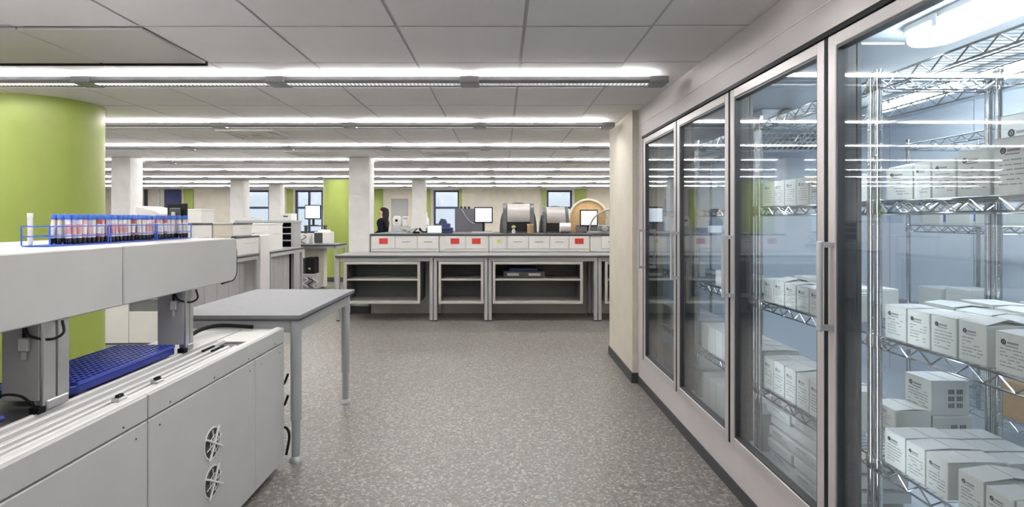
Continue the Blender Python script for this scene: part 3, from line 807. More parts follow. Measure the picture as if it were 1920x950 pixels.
monitor(px_x(906.5, 9.0), 9.0, z, px_z(418, 9.0), px_z(388, 9.0), .30, 'lit square monitor on the counter between grey screen and domed instrument')
monitor(px_x(1104, 8.8), 8.80, z, px_z(424, 8.8), px_z(393, 8.8), .285, 'lit monitor in front of the amber domed instrument')
t = thing('tablet_display', 'low lit tablet display standing on the counter beside the black box', 'display', (px_x(815, 8.3), 8.3, z))
x = px_x(815, 8.3)
MB().box(x-.112, x+.112, 8.285, 8.30, z, z+.122).build('bezel', 'charcoal', t, bevel=.003)
MB().box(x-.104, x+.104, 8.2825, 8.2845, z+.008, z+.114).build('screen', 'screen_lit', t)
MB().box(x-.05, x+.05, 8.301, 8.36, z, z+.01).build('foot', 'charcoal', t)
t = thing('label_printer', 'small dark navy box beside the tablet display', 'printer', (px_x(839, 8.3), 8.3, z))
x = px_x(839, 8.3)
MB().box(x-.078, x+.078, 8.25, 8.42, z, z+.085).build('body', 'navy_panel', t, bevel=.01, seg=2)
MB().box(x-.06, x+.06, 8.246, 8.2505, z+.045, z+.055).build('slot', 'black', t)
# keyboard and paper under the square monitor
t = thing('keyboard', 'white keyboard in front of the lit square monitor', 'keyboard', (px_x(905, 8.6), 8.55, z))
x = px_x(905, 8.55)
MB().box(x-.17, x+.17, 8.48, 8.62, z, z+.018).build('tray', 'machine_light', t, bevel=.004)
kb = MB()
for r in range(4):
    for c in range(12): kb.box(x-.155+c*.026, x-.133+c*.026, 8.492+r*.03, 8.515+r*.03, z+.019, z+.026)
kb.build('keys', 'charcoal', t)
t = thing('paper_roll', 'white paper roll lying on the counter before the smaller domed instrument', 'paper roll', (px_x(1060, 8.3), 8.3, z))
x = px_x(1060, 8.3)
MB().lathe([(.0725, -.08), (.0725, .08)], (x, 8.33, z+.0815), 24, 'x').build('roll', 'paper', t, smooth=True)
MB().lathe([(.02, -.082), (.02, .082)], (x, 8.33, z+.0815), 12, 'x').build('core', 'carton_brown', t, smooth=True)
MB().box(x-.07, x+.07, 8.27, 8.39, z, z+.009).build('cradle', 'charcoal', t)
t = thing('brown_pot', 'brown cardboard canister at the larger domed instrument foot', 'canister', (px_x(994, 8.3), 8.30, z))
x = px_x(994, 8.3)
MB().lathe([(.044, 0), (.046, .12)], (x, 8.30, z), 20).build('body', 'wood', t, smooth=True)
MB().lathe([(.049, .12), (.049, .14)], (x, 8.30, z), 20).build('lid', 'tan', t, smooth=True)
t = thing('flower_jar', 'small jar with a yellow-green bloom before the larger domed instrument', 'jar', (px_x(963, 8.25), 8.25, z))
x = px_x(963, 8.25)
MB().lathe([(.025, 0), (.03, .03), (.02, .055), (.022, .06)], (x, 8.25, z), 16).build('jar', 'tube_white', t, smooth=True)
MB().lathe([(.004, .05), (.018, .075), (.034, .09), (.030, .108), (.008, .118)], (x, 8.25, z), 12).build('bloom', 'yellow_green', t, smooth=True)
# clear rotor guard with hub at the beige wall
t = thing('rotor_guard', 'clear half-round guard with grey rim and hub beside the beige wall', 'instrument', (1.68, 8.4, z))
cx, R = px_x(1146, 8.4), .335
MB().tube([(cx+R*math.cos(PI*k/30), 8.4, z+.02+R*math.sin(PI*k/30)) for k in range(31)], .013, 8).build('rim', 'hood_grey', t, smooth=True)
MB().prism([(cx+R*math.cos(PI*k/30), z+.02+R*math.sin(PI*k/30)) for k in range(31)], 'y', 8.395, 8.405).build('guard', 'clear_plastic', t)
MB().box(cx-R-.01, cx+R+.01, 8.34, 8.60, z, z+.02).build('base', 'machine_grey', t, bevel=.004)
MB().lathe([(.04, -.05), (.04, .06), (.02, .062)], (px_x(1133, 8.4), 8.35, z+.07), 20, 'y').build('hub', 'alu', t, smooth=True)
MB().box(cx-.18, cx+.12, 8.45, 8.58, z+.02, z+.12).build('motor', 'machine_grey', t, bevel=.01)
# cables and small tools by the person
for n, (p0, lab) in enumerate([(766, 'tangle of pale tubing on the counter near the person in black'), (794, 'dark coiled cable beside the lit tablet display')]):
    x = px_x(p0, 8.4); mb = MB()
    pts = [(x+.08*math.sin(a*.9+n)+.015*math.sin(a*2.3), 8.5+.12*math.cos(a*1.3), z+.014+.028*(1+math.sin(a*1.7+n))) for a in [k*.35 for k in range(46)]]
    mb.tube(pts, .009, 6)
    o = mb.build('coiled_cable', 'label_grey' if n == 0 else 'black', smooth=True); tag(o, lab, 'cable')
t = thing('bench_clamp', 'small black clamp tool lying beside the coiled cables', 'tool', (px_x(781, 8.2), 8.2, z))
x = px_x(781, 8.2)
MB().box(x-.05, x+.05, 8.16, 8.20, z, z+.03).build('body', 'black', t, bevel=.008)
MB().cyl((x-.03, 8.18, z+.028), (x+.02, 8.18, z+.075), .008, n=8).build('lever', 'black', t)

# grey fabric screen with cables, further back
t = thing('desk_screen', 'dark grey fabric desk screen behind the lit square monitor', 'partition', (px_x(878, 10.3), 10.3, 0))
x0, x1 = px_x(853, 10.3), px_x(908, 10.3)
MB().box(x0, x1, 10.28, 10.32, .1, px_z(391, 10.3)).build('panel', 'dark_screen_panel', t, bevel=.006)
MB().box(x0, x0+.04, 10.25, 10.35, 0, .1).build('foot', 'charcoal', t)
MB().box(x1-.04, x1, 10.25, 10.35, 0, .1).build('foot', 'charcoal', t)
MB().tube([(x0+.12+.25*k/12, 10.27, 1.56-.28*math.sin(PI/2*k/12)) for k in range(13)], .007, 6).build('cable', 'label_grey', t)
for k in range(3): MB().box(x0+.10+k*.07, x0+.14+k*.07, 10.27, 10.33, px_z(391, 10.3), px_z(387, 10.3)).build('clip', 'black', t)

# bench by the windows with a purple-black printer and white bottles
bench(px_x(700, 12.2), px_x(1010, 12.2), 13.1, 13.8, 'far grey bench below the middle window', z=.93)
t = thing('desk_printer', 'dark purple-black printer on the far bench below the middle window', 'printer', (px_x(830, 13.3), 13.35, .93))
x = px_x(830, 13.3)
MB().box(x-.17, x+.17, 13.18, 13.55, .931, 1.26).build('body', 'navy_panel', t, bevel=.02, seg=2)
MB().prism([(x-.10, 1.26), (x+.10, 1.26), (x+.06, 1.36), (x-.04, 1.38)], 'y', 13.25, 13.5).build('feeder', 'navy_panel', t, bevel=.01)
MB().box(x-.09, x+.09, 13.10, 13.179, 1.10, 1.14).build('output_tray', 'paper', t)
t = thing('white_canister', 'tall white canister standing left of the dark desk printer', 'canister', (px_x(799, 13.4), 13.4, .93))
x = px_x(799, 13.4)
MB().lathe([(.075, 0), (.075, .42), (.03, .52), (.03, .56)], (x, 13.4, .931), 20).build('body', 'tube_white', t, smooth=True)
MB().lathe([(.035, .56), (.035, .60)], (x, 13.4, .931), 16).build('cap', 'paper', t, smooth=True)
# cabinets with apparatus behind the person
t = thing('apparatus_cabinet', 'grey cabinet with white apparatus on it behind the person in black', 'cabinet', (px_x(752, 14.6), 14.6, 0))
x0, x1 = px_x(738, 14.6), px_x(768, 14.6)
MB().box(x0, x1, 14.4, 14.8, 0, 1.18).build('carcass', 'label_grey', t, bevel=.008)
MB().box(x0+.02, (x0+x1)/2-.005, 14.385, 14.3995, .08, 1.1).build('door', 'tube_blue', t, bevel=.003)
MB().box((x0+x1)/2+.005, x1-.02, 14.385, 14.3995, .08, 1.1).build('door', 'label_grey', t, bevel=.003)
t = thing('lab_centrifuge', 'white bulbous apparatus with a dark port on the grey cabinet', 'instrument', (px_x(746, 14.5), 14.55, 1.18))
x = px_x(745, 14.55)
MB().lathe([(.10, 0), (.13, .05), (.12, .2), (.07, .27)], (x, 14.55, 1.181), 20).build('body', 'machine_light', t, smooth=True)
MB().lathe([(.035, -.02), (.035, .02)], (x, 14.43, 1.33), 14, 'y').build('port', 'black', t, smooth=True)
t = thing('pale_analyser', 'pale blue-white apparatus beside the bulbous one on the grey cabinet', 'instrument', (px_x(761, 14.5), 14.55, 1.18))
x = px_x(761, 14.55)
MB().box(x-.08, x+.08, 14.45, 14.7, 1.181, 1.44).build('body', 'machine_light', t, bevel=.03, seg=3)
MB().box(x-.05, x+.05, 14.444, 14.4505, 1.36, 1.41).build('display', 'tube_blue', t)

# ------------------------------------------------------------------ person in black
def person(x, y):
    t = thing('person', 'person with long dark hair and black top standing behind the counter', 'person', (x, y, 0))
    J = {'pelvis': (0, 0, .90), 'belly': (0, .01, 1.04), 'chest': (0, .01, 1.20), 'upper': (0, .0, 1.30), 'neck': (-.01, -.005, 1.385), 'neck2': (-.02, -.005, 1.43), 'head': (-.03, -.01, 1.50), 'top': (-.02, -.005, 1.565),
         'shl': (-.15, 0, 1.305), 'ell': (-.255, -.02, 1.12), 'wrl': (-.20, -.20, 1.02), 'hal': (-.16, -.27, 1.03),
         'shr': (.15, 0, 1.305), 'elr': (.225, .03, 1.09), 'wrr': (.20, -.17, .99), 'har': (.17, -.24, 1.0),
         'hil': (-.09, 0, .86), 'knl': (-.10, -.01, .48), 'anl': (-.10, .02, .08), 'tol': (-.11, -.14, .035),
         'hir': (.09, 0, .86), 'knr': (.10, -.01, .48), 'anr': (.10, .02, .08), 'tor': (.11, -.14, .035)}
    E = [('pelvis','belly'),('belly','chest'),('chest','upper'),('upper','neck'),('neck','neck2'),('neck2','head'),('head','top'),
         ('upper','shl'),('shl','ell'),('ell','wrl'),('wrl','hal'),('upper','shr'),('shr','elr'),('elr','wrr'),('wrr','har'),
         ('pelvis','hil'),('hil','knl'),('knl','anl'),('anl','tol'),('pelvis','hir'),('hir','knr'),('knr','anr'),('anr','tor')]
    Rr = dict(pelvis=(.15,.11), belly=(.125,.10), chest=(.145,.11), upper=(.12,.09), neck=(.05,.05), neck2=(.048,.05), head=(.095,.118), top=(.07,.085),
              shl=.06, ell=.045, wrl=.03, hal=.03, shr=.06, elr=.045, wrr=.03, har=.03, hil=.085, knl=.058, anl=.038, tol=.035, hir=.085, knr=.058, anr=.038, tor=.035)
    def skin(name, keys, edges, grow, m, parent, root):
        ks = list(keys); me = bpy.data.meshes.new(name)
        me.from_pydata([J[k] for k in ks], [(ks.index(a), ks.index(b)) for a, b in edges], [])
        o = bpy.data.objects.new(name, me); COL.objects.link(o); o.parent = parent
        md = o.modifiers.new('skin', 'SKIN'); md.use_smooth_shade = True
        for i, k in enumerate(ks):
            r = Rr[k]; r = (r, r) if not isinstance(r, tuple) else r
            me.skin_vertices[0].data[i].radius = (r[0]+grow, r[1]+grow); me.skin_vertices[0].data[i].use_root = (k == root)
        o.modifiers.new('sub', 'SUBSURF').levels = 2
        o.modifiers['sub'].render_levels = 2
        me.materials.append(MATS[m]); return o
    body = skin('body', J.keys(), E, 0, 'skin', t, 'pelvis')
    up = ['pelvis','belly','chest','upper','neck','shl','ell','wrl','shr','elr','wrr']
    skin('black_top', up, [e for e in E if e[0] in up and e[1] in up], .012, 'cloth_black', t, 'pelvis')
    lo = ['pelvis','hil','knl','anl','hir','knr','anr']
    skin('trousers', lo, [e for e in E if e[0] in lo and e[1] in lo], .014, 'trouser', t, 'pelvis')
    # hair: cap and long fall behind the shoulders
    hb = MB()
    n = 18
    def ring(z, rx, ry, cx, cy): return [(x+cx+rx*math.cos(2*PI*k/n), y+cy+ry*math.sin(2*PI*k/n), z) for k in range(n)]
    rings = [ring(1.19, .05, .03, .05, .10), ring(1.26, .085, .05, .04, .085), ring(1.36, .09, .055, .01, .07), ring(1.45, .095, .07, -.02, .055), ring(1.53, .095, .08, -.025, .045), ring(1.585, .082, .095, -.025, .02), ring(1.615, .05, .06, -.025, .01), ring(1.628, .02, .025, -.025, .008)]
    hb.add([p for r in rings for p in r], [(i*n+k, i*n+(k+1) % n, (i+1)*n+(k+1) % n, (i+1)*n+k) for i in range(len(rings)-1) for k in range(n)] + [tuple(range(n)), tuple(range((len(rings)-1)*n, len(rings)*n))])
    hb.build('hair', 'hair_dark', t, smooth=True)
    fx, fy = x-.045, y-.105
    for s in (-1, 1): MB().lathe([(.004, -.01), (.011, -.004), (.011, .004), (.004, .01)], (fx+s*.03, fy+.012, 1.505), 10, 'y').build('eye', 'black', body)
    MB().add([(fx-.012, fy+.01, 1.47), (fx+.012, fy+.01, 1.47), (fx, fy-.02, 1.472), (fx, fy+.012, 1.51)], [(0,1,2),(0,2,3),(1,3,2),(0,3,1)]).build('nose', 'skin', body)
    MB().box(fx-.02, fx+.02, fy+.008, fy+.02, 1.443, 1.451).build('mouth', 'red_sign', body)
    # five fingers on each hand
    for s, hk in ((-1, 'hal'), (1, 'har')):
        hx, hy, hz = J[hk]; hx += x; hy += y
        for q in range(4):
            ln = (.06, .07, .066, .052)[q]; ox = (-.027 + .018*q)
            MB().tube([(hx+ox, hy-.015, hz+.002), (hx+ox, hy-.015-ln*.55, hz), (hx+ox, hy-.015-ln*.85, hz-.02)], .0085, 8).build('finger', 'skin', body, smooth=True)
        MB().tube([(hx-s*.022, hy+.012, hz), (hx-s*.045, hy-.02, hz-.004), (hx-s*.042, hy-.045, hz-.012)], .0095, 8).build('thumb', 'skin', body, smooth=True)
    t.rotation_euler.z = math.radians(-100)
    return t
person(px_x(718, 12.2), 12.2)

# ------------------------------------------------------------------ left-hand bench row with analysers
LX = -3.42
bench(-4.55, LX, 5.95, 7.80, 'grey bench carrying white analysers beside the white service post', grp='left bench row')
bench(-4.55, LX, 8.16, 9.55, 'grey bench between the service post and the hutch', grp='left bench row')
tag(MB().box(-4.30, LX+.005, 7.825, 8.135, 0, 1.136).build('service_post', 'machine_light', bevel=.008), 'pale boxed service post standing between the two left benches', 'service post')
def side_panel(y0, y1, label):
    t = thing('modesty_panel', label, 'panel', (LX-.12, (y0+y1)/2, 0))
    MB().box(LX-.14, LX-.12, y0, y1, .06, BT-.09).build('board', 'machine_grey', t)
    for k in range(5): MB().box(LX-.122, LX-.116, y0+(y1-y0)*(k+.5)/5-.008, y0+(y1-y0)*(k+.5)/5+.008, .06, BT-.09).build('rib', 'label_grey', t)
    for yy in (y0+.05, y1-.09): MB().box(LX-.15, LX-.11, yy, yy+.04, 0, .06).build('foot', 'charcoal', t)
side_panel(6.15, 7.60, 'ribbed grey panel under the analyser bench'); side_panel(8.35, 9.2, 'ribbed grey panel under the bench beyond the service post')
# open cabinet under the near bench end
t = thing('base_cabinet', 'pale base cabinet with a dark open niche under the left bench end', 'cabinet', (-4.1, 6.2, 0))
x0, x1, y0, y1 = -4.45, -3.60, 5.99, 6.14
MB().box(x0, x1, y0+.02, y1, 0, .78).build('carcass', 'cabinet_dark', t)
MB().box(x0, -4.05, y0, y0+.0195, .02, .78).build('front_panel', 'machine_light', t)
MB().box(-4.045, x1, y0, y0+.0195, .02, .36).build('drawer_front', 'machine_light', t, bevel=.003)
MB().box(-3.70, x1, y0, y0+.0195, .365, .78).build('end_stile', 'machine_light', t)
MB().box(-4.045, -3.705, y0, y0+.0195, .66, .78).build('top_rail', 'machine_light', t)
MB().box(-4.045, -3.705, y0+.004, y0+.0195, .49, .505).build('shelf_edge', 'label_grey', t)
def box_analyser(x0, x1, y0, y1, z0, z1, label, name='benchtop_analyser', m='machine_light', lid='charcoal'):
    t = thing(name, label, 'analyser', ((x0+x1)/2, (y0+y1)/2, z0))
    b = MB().box(x0, x1, y0, y1, z0, z1-.022).build('casing', m, t, bevel=.008)
    MB().box(x0-.004, x1+.006, y0-.006, y1+.004, z1-.021, z1).build('lid', lid, t, bevel=.004)
    h = z1-z0
    MB().box(x1+.0005, x1+.004, y0+(y1-y0)*.30, y0+(y1-y0)*.85, z0+h*.60, z0+h*.615).build('front_groove', 'label_grey', b)
    MB().box(x0+(x1-x0)*.12, x0+(x1-x0)*.88, y0-.004, y0-.0005, z0+h*.35, z0+h*.7).build('front_door', 'drawer_white', b, bevel=.002)
    MB().box(x0+(x1-x0)*.4, x0+(x1-x0)*.6, y0-.012, y0-.0045, z0+h*.62, z0+h*.65).build('door_handle', 'label_grey', b)
    return t
zb = BT+.0006
box_analyser(-3.98, LX, 7.12, 7.78, zb, 1.135, 'white box analyser on the bench edge beside the service post')
box_analyser(-3.92, -3.47, 7.15, 7.68, 1.1356, 1.312, 'flat dark-lidded analyser stacked on the white one by the post')
box_analyser(-3.80, -3.45, 6.18, 6.58, zb, 1.318, 'pale analyser with dark lid near the left bench end')
box_analyser(-3.80, -3.45, 6.62, 7.08, zb, 1.316, 'beige-grey box analyser between two dark-lidded ones', m='beige_paint', lid='label_grey')
t = thing('hood_analyser', 'white analyser with a sloped hood behind the tube racks', 'analyser', (-4.42, 7.1, zb))
MB().prism([(-4.54, 1.31), (-4.24, 1.31), (-4.24, 1.44), (-4.34, 1.49), (-4.54, 1.53)], 'y', 6.85, 7.35).build('sloped_hood', 'machine_light', t, bevel=.01)
MB().box(-4.54, -4.24, 6.86, 7.34, zb, 1.309).build('casing', 'machine_light', t, bevel=.01)
MB().box(-4.50, -4.28, 6.852, 6.8595, .95, 1.25).build('front_door', 'drawer_white', t, bevel=.003)
# dark monitor seen from behind
t = thing('monitor', 'black monitor seen from behind, above the blue tube racks', 'monitor', (-4.02, 6.85, zb))
x, y = -4.02, 6.85
MB().box(x-.15, x+.15, y-.02, y+.015, 1.25, 1.555).build('bezel', 'black', t, bevel=.008)
MB().box(x-.09, x+.09, y-.05, y-.0205, 1.34, 1.50).build('rear_housing', 'charcoal', t, bevel=.012)
MB().box(x-.02, x+.03, y-.075, y-.0505, zb+.02, 1.45).build('neck', 'alu', t, bevel=.004)
MB().box(x-.13, x+.13, y-.16, y+.04, zb, zb+.019).build('stand_base', 'black', t, bevel=.004)
MB().box(x-.142, x+.142, y+.0155, y+.018, 1.285, 1.55).build('screen', 'charcoal', t)
t.rotation_euler.z = math.radians(-18)
box_analyser(-4.26, -4.05, 7.45, 7.78, zb, 1.50, 'upright white box beside the black monitor back', lid='machine_light')
# items beyond the post
box_analyser(-4.0, LX-.05, 8.22, 8.75, zb, 1.30, 'cream upright analyser with a small dark display beyond the service post', m='machine_light', lid='machine_light')
t = thing('centrifuge', 'grey squat centrifuge on the second left bench', 'centrifuge', (-4.2, 8.95, zb))
MB().lathe([(.16, 0), (.18, .02), (.18, .22), (.15, .27), (.05, .29)], (-4.25, 8.95, zb), 28).build('drum', 'machine_grey', t, smooth=True)
MB().box(-4.28, -4.22, 8.76, 8.80, zb+.05, zb+.12).build('keypad', 'black', t)
t = thing('hutch_shelf', 'grey hutch with dark cubbies standing behind the cream analyser', 'shelf', (-4.0, 9.9, 0))
hx0, hx1, hy0, hy1 = -4.30, -3.62, 9.62, 9.95
MB().box(hx0, hx0+.03, hy0, hy1, 0, 1.30).build('side_panel', 'machine_grey', t); MB().box(hx1-.05, hx1, hy0, hy1, 0, 1.30).build('side_panel', 'machine_grey', t)
MB().box(hx0-.35, hx1+.02, hy0-.02, hy1, 1.301, 1.34).build('top_shelf', 'label_grey', t, bevel=.004)
for zz in (.85, .98, 1.10, 1.21): MB().box(hx0+.031, hx1-.051, hy0, hy1-.02, zz, zz+.016).build('cubby_shelf', 'machine_grey', t)
MB().box(hx0+.031, hx1-.051, hy1-.019, hy1, 0, 1.30).build('back_panel', 'black', t)
for k, (xx, lab) in enumerate([(-4.42, 'white paper stack on the grey hutch top'), (-3.78, 'white document box at the hutch end')]):
    zz = 1.341
    if k == 0:
        t = thing('paper_stack', lab, 'paper', (xx, 9.78, zz))
        for q in range(4): MB().box(xx-.12+.006*q, xx+.10+.004*q, 9.66, 9.92, zz+.012*q, zz+.0115+.012*q).build('sheaf', 'paper', t)
    else:
        t = thing('document_box', lab, 'box', (xx, 9.78, zz))
        MB().box(xx-.10, xx+.10, 9.66, 9.92, zz, zz+.12).build('body', 'paper', t, bevel=.004)
        MB().box(xx-.04, xx+.04, 9.655, 9.6595, zz+.06, zz+.08).build('slot', 'charcoal', t)

# ------------------------------------------------------------------ printer bench before the far green column
PY0, PY1 = 10.55, 11.15
px0, px1 = px_x(549, PY0), px_x(631, PY0)
bench(px0, px1, PY0, PY1+.1, 'grey printer bench in front of the far green column', z=.885, leg=.05)
t = thing('laser_printer', 'white printer with a dark front on the printer bench', 'printer', (px_x(604, 10.7), 10.8, .886))
x = px_x(607, 10.7)
MB().box(x-.17, x+.13, 10.65, 10.95, .886, 1.12).build('casing', 'machine_light', t, bevel=.015, seg=2)
MB().box(x-.165, x-.005, 10.642, 10.6495, .905, 1.10).build('front_cover', 'charcoal', t, bevel=.003)
MB().prism([(10.72, 1.12), (10.9, 1.12), (10.86, 1.16), (10.75, 1.15)], 'x', x-.12, x+.08).build('paper_lift', 'machine_light', t)
t = thing('monitor_riser', 'dark riser shelf above the printer carrying a lit monitor', 'shelf', (px_x(585, 10.8), 10.97, .886))
x = px_x(585, 10.8)
MB().box(x-.22, x+.20, 10.96, 11.12, 1.22, 1.24).build('shelf', 'charcoal', t)
for xx in (x-.21, x+.17): MB().box(xx, xx+.02, 10.97, 11.11, .886, 1.2195).build('leg', 'charcoal', t)
monitor(px_x(587, 11.03), 11.02, 1.2406, 1.36, px_z(384, 11.0), .32, 'lit monitor on the dark riser above the white printer')
t = thing('white_router', 'small white box with cables beside the white printer', 'device', (px_x(573, 10.7), 10.75, .886))
x = px_x(573, 10.7)
MB().box(x-.09, x+.07, 10.66, 10.9, .886, 1.08).build('casing', 'paper', t, bevel=.01)
MB().tube([(x-.02+.05*math.sin(k*.6), 10.63, 1.06-.17*k/12) for k in range(13)], .007, 6).build('cable', 'black', t)
t = thing('pedestal_cabinet', 'cream pedestal panel under the printer bench', 'cabinet', (px_x(590, 10.9), 10.95, 0))
x0, x1 = px_x(566, 10.8)+.02, px_x(606, 10.8)
MB().box(x0, x1, 10.86, 11.05, .03, .80).build('carcass', 'cream_paint', t, bevel=.006)
MB().box(x0+.02, x1-.02, 10.852, 10.8595, .42, .78).build('door', 'cream_paint', t, bevel=.003)
for xx in (x0+.03, x1-.07): MB().box(xx, xx+.04, 10.9, 11.0, 0, .03).build('foot', 'charcoal', t)
t = thing('computer_tower', 'black computer case standing before the cream pedestal', 'computer', (px_x(574, 10.6), 10.7, .32))
x0, x1 = px_x(559, 10.6), px_x(590, 10.6)
MB().box(x0+.14, x1, 10.60, 10.845, .315, .63).build('case', 'black', t, bevel=.012)
MB().box(x0, x0+.13, 10.62, 10.845, .32, .61).build('side_case', 'charcoal', t, bevel=.012)
MB().box(x0+.20, x0+.24, 10.594, 10.5995, .40, .43).build('badge', 'yellow_green', t)
t = thing('cable_crate', 'pale crate full of cables holding the black computer case', 'crate', (px_x(578, 10.6), 10.7, 0))
MB().box(x0-.02, x1+.05, 10.58, 10.85, .02, .312).build('tub', 'label_grey', t, bevel=.01)
for k in range(4):
    MB().tube([(x0+.05+.1*k+.05*math.sin(q*.8+k), 10.565-.005*math.sin(q), .05+.018*q) for q in range(12)], .008, 6).build('cable', ['black', 'paper', 'black', 'paper'][k], t)

# ------------------------------------------------------------------ grey table beyond the machine
t = thing('metal_table', 'grey-topped metal table with round legs behind the sample machine', 'table', (-1.5, 3.65, 0))
tx0, tx1, ty0, ty1, tz = -1.88, -1.125, 3.075, 4.23, .826
MB().box(tx0, tx1, ty0, ty1, tz-.022, tz).build('table_top', 'table_grey', t, bevel=.003, seg=2)
MB().box(tx0+.002, tx1-.002, ty0+.002, ty1-.002, tz-.032, tz-.022).build('top_edge', 'charcoal', t)
ap = MB(); z0, z1 = tz-.10, tz-.032
ap.box(tx0+.05, tx1-.06, ty0+.02, ty0+.045, z0, z1).box(tx0+.05, tx1-.06, ty1-.045, ty1-.02, z0, z1)
ap.box(tx1-.045, tx1-.02, ty0+.06, ty1-.06, z0, z1).box(tx0+.02, tx0+.045, ty0+.06, ty1-.06, z0, z1)
ap.build('apron', 'bench_frame', t, bevel=.002)
for xx in (tx0+.035, tx1-.035):
    for yy in (ty0+.04, ty1-.13 if xx > -1.5 else ty1-.04):
        l = MB().lathe([(.030, .23), (.030, tz-.033)], (xx, yy, 0), 20).build('leg', 'bench_frame', t, smooth=True)
        MB().lathe([(.024, .03), (.024, .228)], (xx, yy, 0), 20).build('inner_tube', 'bench_frame', l, smooth=True)
        MB().lathe([(.038, 0), (.038, .01), (.024, .03)], (xx, yy, 0), 20).build('foot', 'alu_matte', l, smooth=True)

# ------------------------------------------------------------------ the long white sample machine
MXF, MXB, MY0, MY1, MZT = -1.20, -1.73, -0.4, 3.045, .765
t = thing('sample_machine', 'long white sample-sorting machine with overhead beam and fan cabinet', 'laboratory machine', (-1.5, 1.4, 0))
mach = t
MB().box(MXB, MXF-.022, MY0, MY1-.002, .035, .72).build('chassis', 'machine_grey', t)
for a, b in ((MY0, .62), (.626, 1.872), (1.878, 2.688), (2.692, MY1)):
    p = MB().box(MXF-.020, MXF, a, b, .035, .678).build('side_panel', 'machine_white', t, bevel=.003)
    if a == 1.878: fan_panel = p
    for yy in (a+.06, b-.06):
        for zz in (.64, ):
            MB().lathe([(.0035, -.001), (.003, .002)], (MXF, yy, zz), 8, 'x').build('screw', 'charcoal', p)
for a, b in ((MY0, 1.872), (1.878, MY1)):
    p = MB().box(MXF-.020, MXF, a, b, .684, MZT).build('upper_panel', 'machine_white', t, bevel=.003)
    for k in range(4): MB().lathe([(.0035, -.001), (.003, .002)], (MXF, a+.12+(b-a-.24)*k/3, .70), 8, 'x').build('screw', 'charcoal', p)
MB().box(MXB, MXF-.021, MY1-.0015, MY1+.010, .035, MZT-.01).build('end_panel', 'machine_white', t, bevel=.003)
for yy in (.2, 1.6, 2.9):
    for xx in (MXF-.06, MXB+.06):
        MB().lathe([(.022, 0), (.022, .012), (.012, .036)], (xx, yy, 0), 12).build('levelling_foot', 'charcoal', t, smooth=True)
# fan openings (ring, blades, grille spokes)
for zz in (.434, .275):
    y = 2.289
    fr = MB().lathe([(.066, -.001), (.066, .003), (.060, .003), (.060, -.001)], (MXF, y, zz), 32, 'x').build('fan_ring', 'machine_light', fan_panel, smooth=True)
    MB().lathe([(.0595, .0002), (.0595, .0012)], (MXF, y, zz), 32, 'x').build('fan_opening', 'charcoal', fan_panel)
    bl_ = MB()
    for k in range(7):
        a = 2*PI*k/7 + .3
        p = [(MXF+.0018, y+.016*math.cos(a), zz+.016*math.sin(a)), (MXF+.0018, y+.056*math.cos(a+.12), zz+.056*math.sin(a+.12)), (MXF+.0035, y+.056*math.cos(a+.62), zz+.056*math.sin(a+.62)), (MXF+.0035, y+.016*math.cos(a+.7), zz+.016*math.sin(a+.7))]
        bl_.add(p, [(0,1,2,3)])
    bl_.build('fan_blades', 'deck_grey', fan_panel)
    MB().lathe([(.017, .001), (.017, .007), (.012, .009)], (MXF, y, zz), 16, 'x').build('fan_hub', 'machine_grey', fan_panel, smooth=True)
    g = MB()
    for k in range(4):
        a = PI/4*k*1.0 + PI/4 + .25
        if k % 2 == 0: g.cyl((MXF+.010, y-.072*math.cos(a), zz-.072*math.sin(a)), (MXF+.010, y+.072*math.cos(a), zz+.072*math.sin(a)), .005, n=6)
        else: g.cyl((MXF+.010, y-.06*math.cos(a), zz-.06*math.sin(a)), (MXF+.010, y+.06*math.cos(a), zz+.06*math.sin(a)), .002, n=6)
    g.tube([(MXF+.010, y+.034*math.cos(2*PI*k/20), zz+.034*math.sin(2*PI*k/20)) for k in range(20)], .0015, 5, True)
    g.build('fan_guard', 'machine_light', fan_panel)
# top deck with conveyor channels
MB().box(MXB, MXF-.021, MY0, MY1-.002, .7205, .742).build('deck', 'deck_grey', t)
MB().box(MXF-.045, MXF-.0205, MY0, MY1, .7425, MZT+.002).build('edge_lip', 'machine_light', t, bevel=.003)
for k, (xa, xb, h) in enumerate([(-1.266, -1.256, .764), (-1.302, -1.288, .762), (-1.347, -1.328, .760), (-1.394, -1.376, .762), (-1.437, -1.420, .765)]):
    MB().box(xa, xb, MY0, 2.62 if k < 3 else 2.75, .7425, h).build('guide_rail', 'machine_light', t, bevel=.003)
MB().box(-1.43, -1.25, 2.76, MY1-.005, .7425, .752).build('end_plate', 'machine_light', t, bevel=.003)
MB().box(MXB, -1.445, 2.45, MY1-.005, .7425, .750).build('rear_plate', 'machine_light', t)
for xa in (-1.318, -1.36): MB().box(xa, xa+.010, 2.50, 2.60, .7605, .768).build('slot_cover', 'black', t)
MB().tube(cr([(-1.58, 2.78, .77), (-1.57, 2.90, .785), (-1.52, 3.0, .785), (-1.36, 3.02, .772)]), .011, 8).build('cable_duct', 'black', t, smooth=True)
for yy in (1.82, 2.02):
    c = MB().box(-1.275, -1.245, yy-.02, yy+.02, .7625, .776).build('rail_clip', 'alu', t, bevel=.003)
    MB().box(-1.266, -1.254, yy-.012, yy+.012, .7765, .784).build('sensor', 'black', c)
